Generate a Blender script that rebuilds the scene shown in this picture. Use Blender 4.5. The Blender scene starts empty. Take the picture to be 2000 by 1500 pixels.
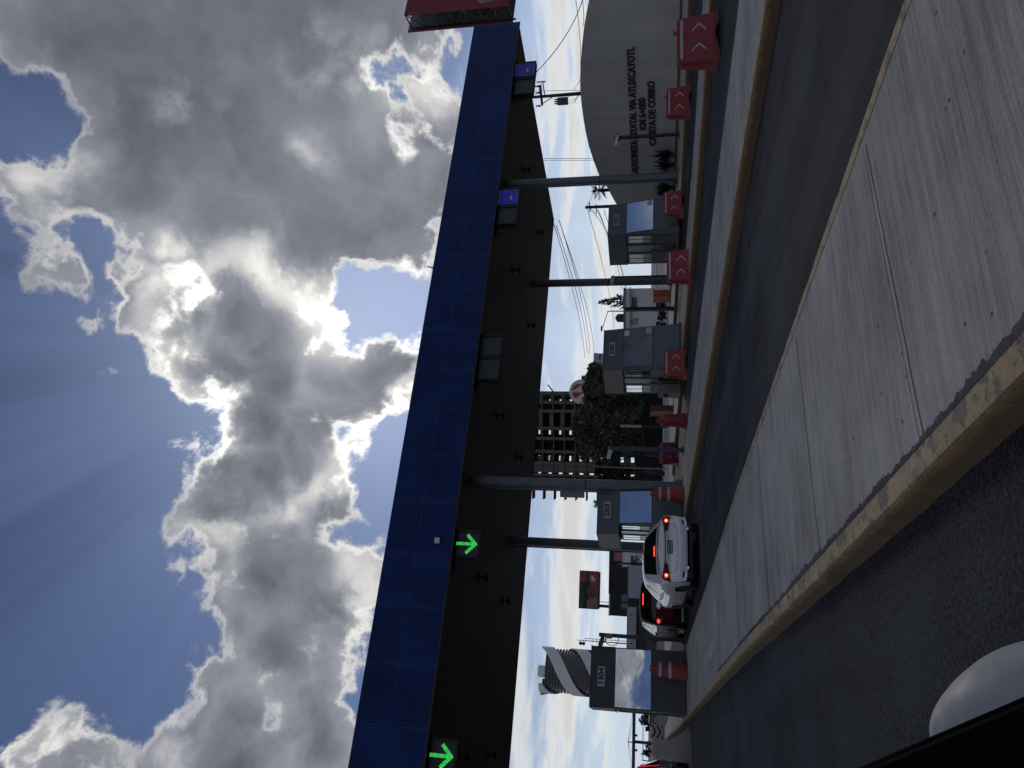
import bpy, bmesh, math, random
from mathutils import Vector, Matrix, noise as mnoise
R = math.radians
random.seed(7)
scene = bpy.context.scene
COL = scene.collection

# ------------------------------------------------------------------ camera
FPX = 1387.0
YAW, PITCH, ROLL, EYE = R(26.55), R(11.02), R(0.35), 1.27
F = Vector((math.sin(YAW)*math.cos(PITCH), math.cos(YAW)*math.cos(PITCH), math.sin(PITCH)))
_r = Vector((math.cos(YAW), -math.sin(YAW), 0)); _u = _r.cross(F)
RT = _r*math.cos(ROLL) + _u*math.sin(ROLL)
UP = -_r*math.sin(ROLL) + _u*math.cos(ROLL)
EYEP = Vector((0, 0, EYE))
def ray(x, y): return F*FPX + RT*(750-y) + UP*(1000-x)
def gz(x, y, z=0.0): d = ray(x, y); return EYEP + d*((z-EYE)/d.z)
def gy(x, y, Y): d = ray(x, y); return EYEP + d*(Y/d.y)
def gx(x, y, X): d = ray(x, y); return EYEP + d*(X/d.x)
def at(x, y, D): return EYEP + ray(x, y)*(D/FPX)
def onplane(x, y, p, n): d = ray(x, y); return EYEP + d*((p-EYEP).dot(n)/d.dot(n))

cam = bpy.data.cameras.new('camera'); camo = bpy.data.objects.new('camera', cam); COL.objects.link(camo)
cam.sensor_width = 36; cam.lens = FPX/2000*36; cam.clip_start = 0.05; cam.clip_end = 6000
m = Matrix.Identity(4)
for i, v in enumerate((-UP, RT, -F)):
    for j in range(3): m[j][i] = v[j]
m.translation = EYEP
camo.matrix_world = m
scene.camera = camo

# ------------------------------------------------------------------ materials
class NT:
    def __init__(s, tree): s.t = tree; s.n = tree.nodes; s.l = tree.links
    def new(s, kind, **kw):
        n = s.n.new(kind)
        for k, v in kw.items(): setattr(n, k, v)
        return n
    def put(s, sock, v):
        if v is None: return
        if isinstance(v, bpy.types.NodeSocket): s.l.new(v, sock)
        else:
            if hasattr(sock.default_value, '__len__') and not hasattr(v, '__len__'): v = (v,)*len(sock.default_value)
            if hasattr(sock.default_value, '__len__') and len(sock.default_value) == 4 and len(v) == 3: v = (*v, 1)
            sock.default_value = v
    def math(s, op, a, b=None, c=None, clamp=False):
        n = s.new('ShaderNodeMath', operation=op, use_clamp=clamp)
        s.put(n.inputs[0], a); s.put(n.inputs[1], b); s.put(n.inputs[2], c); return n.outputs[0]
    def vec(s, op, a, b=None, sc=None):
        n = s.new('ShaderNodeVectorMath', operation=op)
        s.put(n.inputs[0], a); s.put(n.inputs[1], b)
        if sc is not None: s.put(n.inputs['Scale'], sc)
        return n.outputs['Value'] if op in ('DOT_PRODUCT', 'DISTANCE', 'LENGTH') else n.outputs[0]
    def comb(s, x, y, z=0.0):
        n = s.new('ShaderNodeCombineXYZ'); s.put(n.inputs[0], x); s.put(n.inputs[1], y); s.put(n.inputs[2], z); return n.outputs[0]
    def sep(s, v): n = s.new('ShaderNodeSeparateXYZ'); s.put(n.inputs[0], v); return n.outputs
    def noise(s, v, scale, detail=4, rough=.55, dist=0.0, color=False):
        n = s.new('ShaderNodeTexNoise'); s.put(n.inputs['Vector'], v)
        n.inputs['Scale'].default_value = scale; n.inputs['Detail'].default_value = detail
        n.inputs['Roughness'].default_value = rough; n.inputs['Distortion'].default_value = dist
        return n.outputs['Color'] if color else n.outputs['Fac']
    def voro(s, v, scale, feature='F1', rnd=1.0):
        n = s.new('ShaderNodeTexVoronoi', feature=feature); s.put(n.inputs['Vector'], v)
        n.inputs['Scale'].default_value = scale; n.inputs['Randomness'].default_value = rnd
        return n.outputs['Distance']
    def ramp(s, v, a, b, lo=0.0, hi=1.0, smooth=True):
        n = s.new('ShaderNodeMapRange', interpolation_type='SMOOTHSTEP' if smooth else 'LINEAR')
        n.clamp = True
        s.put(n.inputs[0], v); s.put(n.inputs[1], a); s.put(n.inputs[2], b); s.put(n.inputs[3], lo); s.put(n.inputs[4], hi)
        return n.outputs[0]
    def mix(s, f, a, b, kind='MIX'):
        n = s.new('ShaderNodeMix', data_type='RGBA', blend_type=kind)
        s.put(n.inputs[0], f); s.put(n.inputs[6], a); s.put(n.inputs[7], b); return n.outputs[2]
    def mapv(s, v, sc=(1, 1, 1), rot=(0, 0, 0)):
        n = s.new('ShaderNodeMapping'); s.put(n.inputs[0], v)
        n.inputs['Scale'].default_value = sc; n.inputs['Rotation'].default_value = rot; return n.outputs[0]
    def pos(s): return s.new('ShaderNodeNewGeometry').outputs['Position']
    def obj(s): return s.new('ShaderNodeTexCoord').outputs['Object']

def base_mat(name):
    m = bpy.data.materials.new(name); m.use_nodes = True
    nt = NT(m.node_tree); nt.n.clear()
    out = nt.new('ShaderNodeOutputMaterial'); b = nt.new('ShaderNodeBsdfPrincipled')
    nt.l.new(b.outputs[0], out.inputs[0])
    return m, nt, b
def bump(nt, b, h, strength=.3, dist=.01):
    n = nt.new('ShaderNodeBump'); n.inputs['Strength'].default_value = strength; n.inputs['Distance'].default_value = dist
    nt.put(n.inputs['Height'], h); nt.l.new(n.outputs[0], b.inputs['Normal'])
def mat(name, c, rough=.6, metal=0.0, var=.25, scale=3.0, spec=.5, emit=None, es=1.0, coat=0.0, grain=0.0, gscale=60):
    m, nt, b = base_mat(name)
    v = nt.obj()
    n = nt.noise(v, scale, 5, .6)
    f = nt.ramp(n, .25, .75, 1-var, 1+var*.6, False)
    col = nt.vec('SCALE', c, sc=f)
    nt.put(b.inputs['Base Color'], col)
    b.inputs['Metallic'].default_value = metal
    nt.put(b.inputs['Roughness'], nt.ramp(nt.noise(v, scale*3, 3), .3, .7, max(rough-.08, .02), min(rough+.1, 1), False))
    b.inputs['Specular IOR Level'].default_value = spec
    b.inputs['Coat Weight'].default_value = coat
    if emit:
        nt.put(b.inputs['Emission Color'], emit); b.inputs['Emission Strength'].default_value = es
    if grain: bump(nt, b, nt.noise(v, gscale, 3), grain, .01)
    return m

M = {}
def streak_concrete(name, c, broom=True):
    m, nt, b = base_mat(name)
    p = nt.pos()
    warp = nt.noise(p, 1.3, 3, .5, color=True)
    wp = nt.vec('ADD', p, nt.vec('SCALE', nt.vec('SUBTRACT', warp, (.5, .5, .5)), sc=.05))
    pr = nt.mapv(wp, rot=(0, 0, R(2)))
    br = nt.noise(nt.mapv(pr, (1.6, 75, 1)), 1.0, 4, .65)
    br2 = nt.noise(nt.mapv(pr, (.5, 12, 1)), 1.0, 3, .6)
    blot = nt.noise(p, 1.1, 6, .62)
    fine = nt.noise(p, 90, 2, .6)
    f = nt.math('ADD', nt.math('MULTIPLY', br, .75), nt.math('MULTIPLY', br2, .5))
    f = nt.math('ADD', f, nt.math('MULTIPLY', blot, .7))
    f = nt.math('ADD', f, nt.math('MULTIPLY', fine, .35))
    f = nt.ramp(f, .80, 1.46, .32, 1.58, False)
    col = nt.vec('SCALE', c, sc=f)
    # pits and stains
    pit = nt.ramp(nt.voro(nt.vec('ADD', p, nt.vec('SCALE', warp, sc=.06)), 8.0), .05, .11, 0, 1)
    pm = nt.ramp(nt.noise(p, 5.0, 2), .44, .50, 0, 1)
    pit = nt.math('MAXIMUM', pit, nt.math('SUBTRACT', 1.0, pm))
    col = nt.mix(pit, (.035, .035, .04, 1), col)
    stain = nt.ramp(nt.noise(nt.vec('ADD', p, (3.1, 7.7, 0)), .55, 5, .6), .56, .72, 0, .35)
    col = nt.mix(stain, col, (.17, .165, .16, 1))
    nt.put(b.inputs['Base Color'], col)
    b.inputs['Roughness'].default_value = .85
    h = nt.math('ADD', nt.math('MULTIPLY', br, 1.0), nt.math('MULTIPLY', fine, .4))
    bump(nt, b, h, .55, .006)
    return m
M['concrete'] = streak_concrete('broomed_concrete', (.335, .322, .305))
M['trowelled'] = streak_concrete('trowelled_margin', (.385, .37, .35))

def asphalt_mat():
    m, nt, b = base_mat('asphalt')
    p = nt.pos()
    g1 = nt.noise(p, 130, 3, .7); g2 = nt.noise(p, 38, 3, .6)
    strk = nt.noise(nt.mapv(p, (2.2, .05, 1)), 1.0, 5, .6)
    blot = nt.noise(p, .7, 5, .6)
    g3 = nt.noise(p, 62, 2, .5)
    f = nt.math('ADD', nt.math('ADD', nt.math('MULTIPLY', g1, .7), nt.math('MULTIPLY', g3, .9)), nt.math('MULTIPLY', g2, .9))
    f = nt.math('ADD', f, nt.math('MULTIPLY', strk, .55))
    f = nt.math('ADD', f, nt.math('MULTIPLY', blot, .8))
    f = nt.ramp(f, 1.66, 2.20, .15, 2.1, False)
    col = nt.vec('SCALE', (.034, .037, .044), sc=f)
    fl = nt.voro(p, 21)
    sel = nt.ramp(nt.noise(nt.vec('ADD', p, (9, 2, 0)), 9, 2), .57, .61, 0, 1)
    flake = nt.math('MULTIPLY', nt.ramp(fl, .05, .1, 1, 0), sel)
    col = nt.mix(flake, col, (.24, .25, .27, 1))
    xx = nt.sep(p)[0]
    trk = None
    for xc in (4.15, 5.55, 10.2, 11.6, -1.0):
        g = nt.ramp(nt.math('ABSOLUTE', nt.math('SUBTRACT', nt.math('ADD', xx, nt.math('MULTIPLY', strk, .25)), xc+.12)), .10, .42, 1, 0)
        trk = g if trk is None else nt.math('MAXIMUM', trk, g)
    col = nt.mix(nt.math('MULTIPLY', trk, nt.ramp(strk, .3, .7, .12, .42)), col, (.075, .078, .085, 1))
    oil = nt.ramp(nt.noise(nt.mapv(nt.vec('ADD', p, (1.3, 4.1, 0)), (1.6, .55, 1)), 1.0, 6, .7), .60, .70, 0, .75)
    col = nt.mix(oil, col, (.012, .012, .014, 1))
    chipv = nt.ramp(nt.voro(nt.vec('ADD', p, (.3, .7, 0)), 34), .10, .17, 1, 0)
    gut = nt.math('MULTIPLY', nt.ramp(nt.math('ABSOLUTE', nt.math('SUBTRACT', xx, .88)), .05, .5, 1, 0), nt.ramp(nt.noise(p, 6, 3), .5, .62, 0, 1))
    col = nt.mix(nt.math('MULTIPLY', chipv, gut), col, (.14, .135, .13, 1))
    worn = nt.ramp(nt.noise(nt.mapv(p, (3.0, .09, 1)), 1.0, 5, .65), .6, .8, 0, .45)
    col = nt.mix(worn, col, (.10, .105, .115, 1))
    dark = nt.ramp(nt.noise(nt.mapv(nt.vec('ADD', p, (5, 1, 0)), (1.4, .12, 1)), 1.0, 4, .6), .58, .75, 0, .7)
    col = nt.mix(dark, col, (.014, .014, .017, 1))
    nt.put(b.inputs['Base Color'], col)
    nt.put(b.inputs['Roughness'], nt.ramp(worn, 0, .45, .82, .5, False))
    b.inputs['Specular IOR Level'].default_value = .18
    bump(nt, b, nt.math('ADD', nt.math('MULTIPLY', g1, .6), nt.math('MULTIPLY', g2, .5)), .8, .008)
    return m
M['asphalt'] = asphalt_mat()

def kerb_mat():
    m, nt, b = base_mat('worn_shaded_yellow_kerb_paint')
    p = nt.pos()
    blot = nt.noise(p, 4.5, 8, .72)
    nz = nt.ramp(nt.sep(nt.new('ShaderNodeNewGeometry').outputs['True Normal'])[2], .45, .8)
    chip = nt.ramp(nt.noise(nt.vec('ADD', p, (2, 5, 1)), 6, 9, .74), .53, .57, 0, 1)
    fine = nt.noise(p, 60, 4, .7)
    yel = nt.vec('SCALE', nt.mix(nz, (.21, .135, .055, 1), (.42, .325, .20, 1)), sc=nt.ramp(blot, .3, .7, .65, 1.25, False))  # paler worn top; upright faces darkened by normal, shade painted into the colour
    yel = nt.vec('SCALE', yel, sc=nt.ramp(fine, .2, .8, .72, 1.25, False))
    col = nt.mix(nt.math('MULTIPLY', chip, .85), yel, nt.mix(fine, (.10, .085, .07, 1), (.26, .22, .185, 1)))
    scar = nt.ramp(nt.noise(nt.vec('ADD', p, (8, 3, 2)), 11, 6, .7), .62, .66, 0, .8)
    col = nt.mix(scar, col, (.06, .05, .042, 1))
    # uneven brown foot: road grime together with shade painted into the colour
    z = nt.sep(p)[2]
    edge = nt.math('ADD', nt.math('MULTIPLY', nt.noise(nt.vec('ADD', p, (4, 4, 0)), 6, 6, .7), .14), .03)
    dirt_shade = nt.ramp(nt.math('SUBTRACT', z, edge), -.02, .02, .85, 0)
    col = nt.mix(dirt_shade, col, (.085, .055, .03, 1))
    nt.put(b.inputs['Base Color'], col)
    b.inputs['Roughness'].default_value = .85
    bump(nt, b, nt.math('ADD', nt.math('MULTIPLY', fine, .4), nt.math('SUBTRACT', 1.0, chip)), .6, .006)
    return m
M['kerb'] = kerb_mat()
M['groove'] = mat('joint_groove', (.10, .10, .105), .95, var=.5, scale=9)
M['rubble'] = mat('crumbled_mortar', (.085, .085, .095), .95, var=.7, scale=14, grain=1.0, gscale=70)
M['ground'] = mat('dusty_ground', (.2, .185, .165), .95, var=.35, scale=.25)
M['apron'] = streak_concrete('apron_concrete', (.33, .32, .30))

def fascia_mat():
    m, nt, b = base_mat('blue_composite_panel')
    p = nt.pos(); x, y, z = nt.sep(p)
    jx = nt.math('PINGPONG', nt.math('ADD', x, .158), .86)
    jz = nt.math('ABSOLUTE', nt.math('SUBTRACT', z, 8.82))
    wob = nt.ramp(nt.noise(p, 2.5, 4), .42, .6, .15, 1, False)
    j = nt.math('MAXIMUM', nt.ramp(jx, .006, .02, 1, 0), nt.math('MULTIPLY', nt.ramp(jz, .006, .02, 1, 0), .8))
    j2 = nt.math('MULTIPLY', nt.ramp(nt.math('ABSOLUTE', nt.math('SUBTRACT', jx, .09)), .005, .02, 1, 0), .45)
    j = nt.math('MULTIPLY', nt.math('MAXIMUM', j, j2), wob)
    n = nt.ramp(nt.noise(p, .9, 6, .6), .3, .7, .66, 1.26, False)
    strk = nt.ramp(nt.noise(nt.mapv(p, (5, 1, .35)), 1, 5, .65), .3, .7, .80, 1.16, False)
    cell = nt.math('FLOOR', nt.math('DIVIDE', nt.math('ADD', x, .158), 1.72))
    tone = nt.ramp(nt.math('FRACT', nt.math('MULTIPLY', nt.math('SINE', nt.math('MULTIPLY', cell, 12.9)), 437.5)), 0, 1, .9, 1.1, False)
    col = nt.vec('SCALE', (.002, .021, .122), sc=nt.math('MULTIPLY', nt.math('MULTIPLY', n, strk), tone))
    col = nt.mix(nt.math('MULTIPLY', j, .32), col, (.12, .17, .30, 1))
    nt.put(b.inputs['Base Color'], col)
    b.inputs['Roughness'].default_value = .55; b.inputs['Specular IOR Level'].default_value = .2
    return m
M['fascia'] = fascia_mat()
def soffit_mat():
    m, nt, b = base_mat('soffit_sheet')
    p = nt.pos(); x, y, z = nt.sep(p)
    rib = nt.math('PINGPONG', y, .15)
    ribl = nt.ramp(rib, .0, .02, .55, 1)
    n = nt.ramp(nt.noise(nt.mapv(p, (.25, 2.6, 1)), 1, 5), .3, .7, .5, 1.35, False)
    jx = nt.math('PINGPONG', nt.math('ADD', x, .158+.4), .86)
    j = nt.ramp(jx, .01, .03, .35, 1)
    col = nt.vec('SCALE', (.046, .044, .042), sc=nt.math('MULTIPLY', nt.math('MULTIPLY', n, ribl), j))
    nt.put(b.inputs['Base Color'], col)
    b.inputs['Roughness'].default_value = .65
    bump(nt, b, ribl, .5, .02)
    return m
M['soffit'] = soffit_mat()
M['roofing'] = mat('canopy_roofing', (.2, .2, .2), .8)
M['edge'] = mat('dark_edge_trim', (.012, .012, .014), .6)
M['column'] = mat('column_grey_paint', (.10, .115, .14), .5, var=.2, scale=2)
M['booth_dark'] = mat('booth_charcoal_panel', (.075, .085, .105), .55, var=.18, scale=3)
M['booth_black'] = mat('booth_black_panel', (.024, .027, .034), .5, var=.2, scale=3)
M['booth_grey'] = mat('booth_grey_panel', (.20, .195, .185), .6, var=.2, scale=4)
M['booth_blue'] = mat('booth_slate_panel', (.075, .098, .125), .5, var=.15, scale=3)
M['frame'] = mat('window_frame_dark', (.02, .021, .024), .45)
M['plate'] = mat('number_plate_grey', (.36, .37, .40), .6, var=.1)
M['ink'] = mat('black_lettering', (.01, .011, .016), .6, var=.1)
M['wallink'] = mat('dark_metal_letters', (.017, .017, .019), .6, var=.2)
def glass(name, tint, rough=.02, metal=1.0, var=.12):
    m, nt, b = base_mat(name)
    v = nt.obj()
    nt.put(b.inputs['Base Color'], nt.vec('SCALE', tint, sc=nt.ramp(nt.noise(v, 1.2, 4), .3, .7, 1-var, 1+var, False)))
    b.inputs['Metallic'].default_value = metal; b.inputs['Roughness'].default_value = rough
    bump(nt, b, nt.noise(v, .8, 2), .03, .05)
    return m
M['mirror_glass'] = glass('reflective_booth_glass', (.62, .66, .72))
M['pale_glass'] = glass('pale_reflective_glass', (.75, .77, .8), var=.25)
M['dim_glass'] = glass('dim_booth_glass', (.20, .195, .18), .12, .8, .35)
M['black_glass'] = glass('black_glass', (.012, .013, .016), .04, .0)
M['door_glass'] = glass('dark_door_glass', (.01, .011, .018), .12, .0)
M['side_glass'] = glass('bright_side_glass', (.75, .76, .75), .03, .95, .25)
M['blind'] = mat('pale_blind', (.17, .17, .165), .7, var=.3, scale=3)
def plastic(name, c):
    m, nt, b = base_mat(name)
    v = nt.obj(); rnd = nt.new('ShaderNodeObjectInfo').outputs['Random']
    vo = nt.vec('ADD', v, nt.comb(nt.math('MULTIPLY', rnd, 40), nt.math('MULTIPLY', rnd, 17), 0))
    fade = nt.ramp(nt.noise(vo, 2.2, 5, .6), .35, .7, 0, 1)
    col = nt.mix(nt.math('MULTIPLY', fade, .55), (*c, 1), (c[0]*1.05, c[1]*2.6+.012, c[2]*2.6+.012, 1))
    scr = nt.ramp(nt.noise(nt.mapv(vo, (2, 2, 14), (.3, .5, .2)), 3.0, 6, .75), .60, .66, 0, .6)
    col = nt.mix(scr, col, (.10, .05, .045, 1))
    z = nt.sep(v)[2]
    dust = nt.ramp(nt.math('ADD', z, nt.math('MULTIPLY', nt.noise(vo, 7, 4), .35)), .14, .36, .7, 0)
    col = nt.mix(dust, col, (.075, .045, .038, 1))
    nt.put(b.inputs['Base Color'], col); b.inputs['Roughness'].default_value = .6
    bump(nt, b, nt.noise(vo, 5, 3), .25, .03)
    return m
M['red_plastic'] = plastic('faded_red_plastic', (.21, .013, .019))
M['red_bright'] = plastic('bright_red_plastic', (.27, .006, .016))
M['red_orange'] = plastic('orange_red_plastic', (.25, .018, .013))
M['reflector'] = mat('reflective_tape', (.36, .345, .38), .5, var=.25, scale=9)
M['rubber'] = mat('black_rubber', (.012, .012, .013), .8)
M['post'] = mat('post_black_paint', (.018, .021, .028), .5, var=.2)
M['post_blue'] = mat('post_navy_paint', (.025, .035, .065), .5, var=.2)
M['white_paint'] = mat('white_metal_paint', (.6, .6, .6), .4, var=.15)
M['steel'] = mat('galvanised_steel', (.16, .165, .175), .5, metal=.3, var=.3)
M['grime'] = mat('weathered_wood_pole', (.045, .042, .04), .8, var=.4)
M['wire'] = mat('cable_black', (.012, .012, .012), .7)
def wall_mat(name, c, stain=.3):
    m, nt, b = base_mat(name)
    p = nt.pos()
    n = nt.noise(p, .35, 6, .65); v = nt.noise(nt.mapv(p, (1.4, 1.4, .12)), 1, 5, .6); f = nt.noise(p, 30, 3, .6)
    s = nt.math('ADD', nt.math('ADD', nt.math('MULTIPLY', n, .6), nt.math('MULTIPLY', v, .6)), nt.math('MULTIPLY', f, .3))
    nt.put(b.inputs['Base Color'], nt.vec('SCALE', c, sc=nt.ramp(s, .5, 1.0, 1-stain, 1+stain*.7, False)))
    b.inputs['Roughness'].default_value = .9
    bump(nt, b, f, .3, .01)
    return m
M['stucco'] = wall_mat('grey_stucco', (.40, .40, .40), .28)
M['white_wall'] = wall_mat('white_wall_paint', (.62, .62, .64), .15)
M['pale_wall'] = wall_mat('pale_blue_wall', (.36, .37, .43), .15)
M['pink_wall'] = wall_mat('pink_wall', (.40, .17, .19), .2)
M['dark_wall'] = wall_mat('dark_building_cladding', (.022, .022, .024), .4)
M['brown_wall'] = wall_mat('brown_grey_wall', (.11, .10, .095), .35)
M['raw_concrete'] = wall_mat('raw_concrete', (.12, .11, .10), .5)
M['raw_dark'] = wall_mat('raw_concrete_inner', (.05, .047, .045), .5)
M['tower_white'] = wall_mat('tower_band', (.74, .73, .73), .1)
M['tower_dark'] = mat('tower_dark_glass', (.02, .024, .034), .25, var=.5, scale=.4)
M['tower_slab'] = mat('tower_slab', (.13, .13, .14), .7)
M['orange'] = mat('orange_cabinet_paint', (.42, .10, .03), .6, var=.2)
M['brick_red'] = mat('brown_red_paint', (.26, .07, .05), .6, var=.2)
M['beam_blue'] = mat('dark_blue_steel', (.02, .035, .085), .5, var=.2, scale=.3)
M['foliage'] = None
def leaf_mat(name, c1, c2):
    m, nt, b = base_mat(name)
    p = nt.pos()
    f = nt.ramp(nt.noise(p, .8, 4, .7), .3, .7, 0, 1)
    r = nt.noise(p, 9, 2)
    col = nt.mix(f, c1, c2)
    nt.put(b.inputs['Base Color'], nt.vec('SCALE', col, sc=nt.ramp(r, .25, .75, .6, 1.5, False)))
    b.inputs['Roughness'].default_value = .7
    b.inputs['Specular IOR Level'].default_value = .2
    return m
M['leaf'] = leaf_mat('grey_green_leaves', (.04, .052, .034, 1), (.15, .165, .115, 1))
M['leaf_dark'] = leaf_mat('dark_leaves', (.012, .018, .012, 1), (.035, .045, .026, 1))
M['yucca'] = leaf_mat('yucca_blades', (.015, .022, .018, 1), (.035, .045, .035, 1))
M['bark'] = mat('bark', (.045, .038, .032), .9, var=.5, scale=2)
M['car_white'] = mat('white_car_paint', (.66, .67, .71), .28, var=.0, coat=.8)
M['car_red'] = mat('dark_red_car_paint', (.075, .004, .006), .5, var=.0, spec=.12, coat=.0)
M['car_grey'] = mat('grey_car_paint', (.10, .10, .105), .25, var=.1, coat=1.0)
M['car_silver'] = mat('silver_car_paint', (.34, .345, .35), .6, metal=.1, var=.4, scale=9, coat=.0)
M['car_glass'] = glass('car_tinted_glass', (.010, .011, .013), .03, 0.0)
M['car_black'] = mat('car_black_trim', (.008, .008, .009), .5)
M['felt'] = mat('black_felt_trim', (.003, .003, .0035), .95, spec=.05)
M['chrome'] = mat('chrome', (.8, .8, .8), .12, metal=1.0, var=.05)
M['rim'] = mat('alloy_rim', (.10, .10, .105), .4, metal=.6)
M['lamp_red'] = mat('tail_lamp_lens', (.12, .004, .006), .15, var=.3, scale=12)
M['lamp_glow'] = mat('lit_tail_lamp', (.8, .05, .03), .3, emit=(1.0, .06, .03), es=1.7, var=.05)
M['lamp_core'] = mat('lit_tail_lamp_core', (.9, .2, .08), .3, emit=(1.0, .35, .12), es=3.0, var=.05)
M['strip_red'] = mat('lit_red_strip', (.8, .02, .06), .3, emit=(1.0, .02, .10), es=1.2, var=.05)
M['reflect_red'] = mat('dull_red_reflector', (.10, .008, .014), .3)
def led_mat(name, c, strength, scale=16):
    m, nt, b = base_mat(name)
    v = nt.obj()
    sp = nt.ramp(nt.voro(v, scale*2, rnd=.7), .25, .6, 1.25, .45)
    n = nt.noise(v, scale, 3, .7)
    nt.put(b.inputs['Base Color'], (.01, .02, .01, 1))
    nt.put(b.inputs['Emission Color'], c)
    nt.put(b.inputs['Emission Strength'], nt.math('MULTIPLY', nt.math('MULTIPLY', sp, nt.ramp(n, .3, .7, .7, 1.2, False)), strength))
    return m
M['led_green'] = led_mat('green_led', (.05, .85, .13, 1), .9)
M['led_blue'] = led_mat('blue_led', (.006, .006, .30, 1), .55)
M['led_blue2'] = led_mat('faint_blue_led', (.006, .006, .30, 1), .32)
M['led_grey'] = led_mat('grey_led', (.10, .12, .15, 1), .9)
M['screen_off'] = mat('dark_led_screen', (.035, .04, .05), .6, var=.2, scale=5)
M['housing'] = mat('signal_housing', (.006, .007, .009), .6)
M['ad_red'] = mat('advert_red_sheet', (.30, .055, .05), .7, var=.3, scale=.8)
M['panel_red'] = mat('faded_red_panel', (.21, .028, .038), .75, var=.3, scale=.7)
M['panel_torn'] = mat('torn_panel_backing', (.30, .27, .23), .85, var=.5, scale=1.2)
M['panel_back'] = mat('grey_panel_back', (.20, .20, .20), .75, var=.5, scale=1.0)
M['ad_brown'] = mat('advert_brown_sheet', (.17, .075, .05), .7, var=.7, scale=.9)
M['ad_green'] = mat('advert_green_sheet', (.045, .07, .035), .7, var=.5, scale=.6)
M['ad_dark'] = mat('advert_dark_sheet', (.02, .03, .026), .7, var=.6, scale=.8)
M['ad_tan'] = mat('advert_tan_sheet', (.26, .15, .11), .7, var=.6, scale=1.0)
M['emblem_red'] = mat('emblem_red', (.36, .05, .035), .6, var=.2)
M['emblem_white'] = mat('emblem_white', (.60, .60, .62), .6, var=.1)
M['maroon'] = mat('maroon_lettering', (.17, .02, .04), .6, var=.1)
M['stripe_black'] = mat('stripe_black', (.015, .015, .017), .7)
M['stripe_white'] = mat('stripe_grey_white', (.38, .38, .38), .7, var=.25)
M['paint_white'] = mat('worn_road_paint', (.42, .42, .42), .85, var=.5, scale=6)

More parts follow.
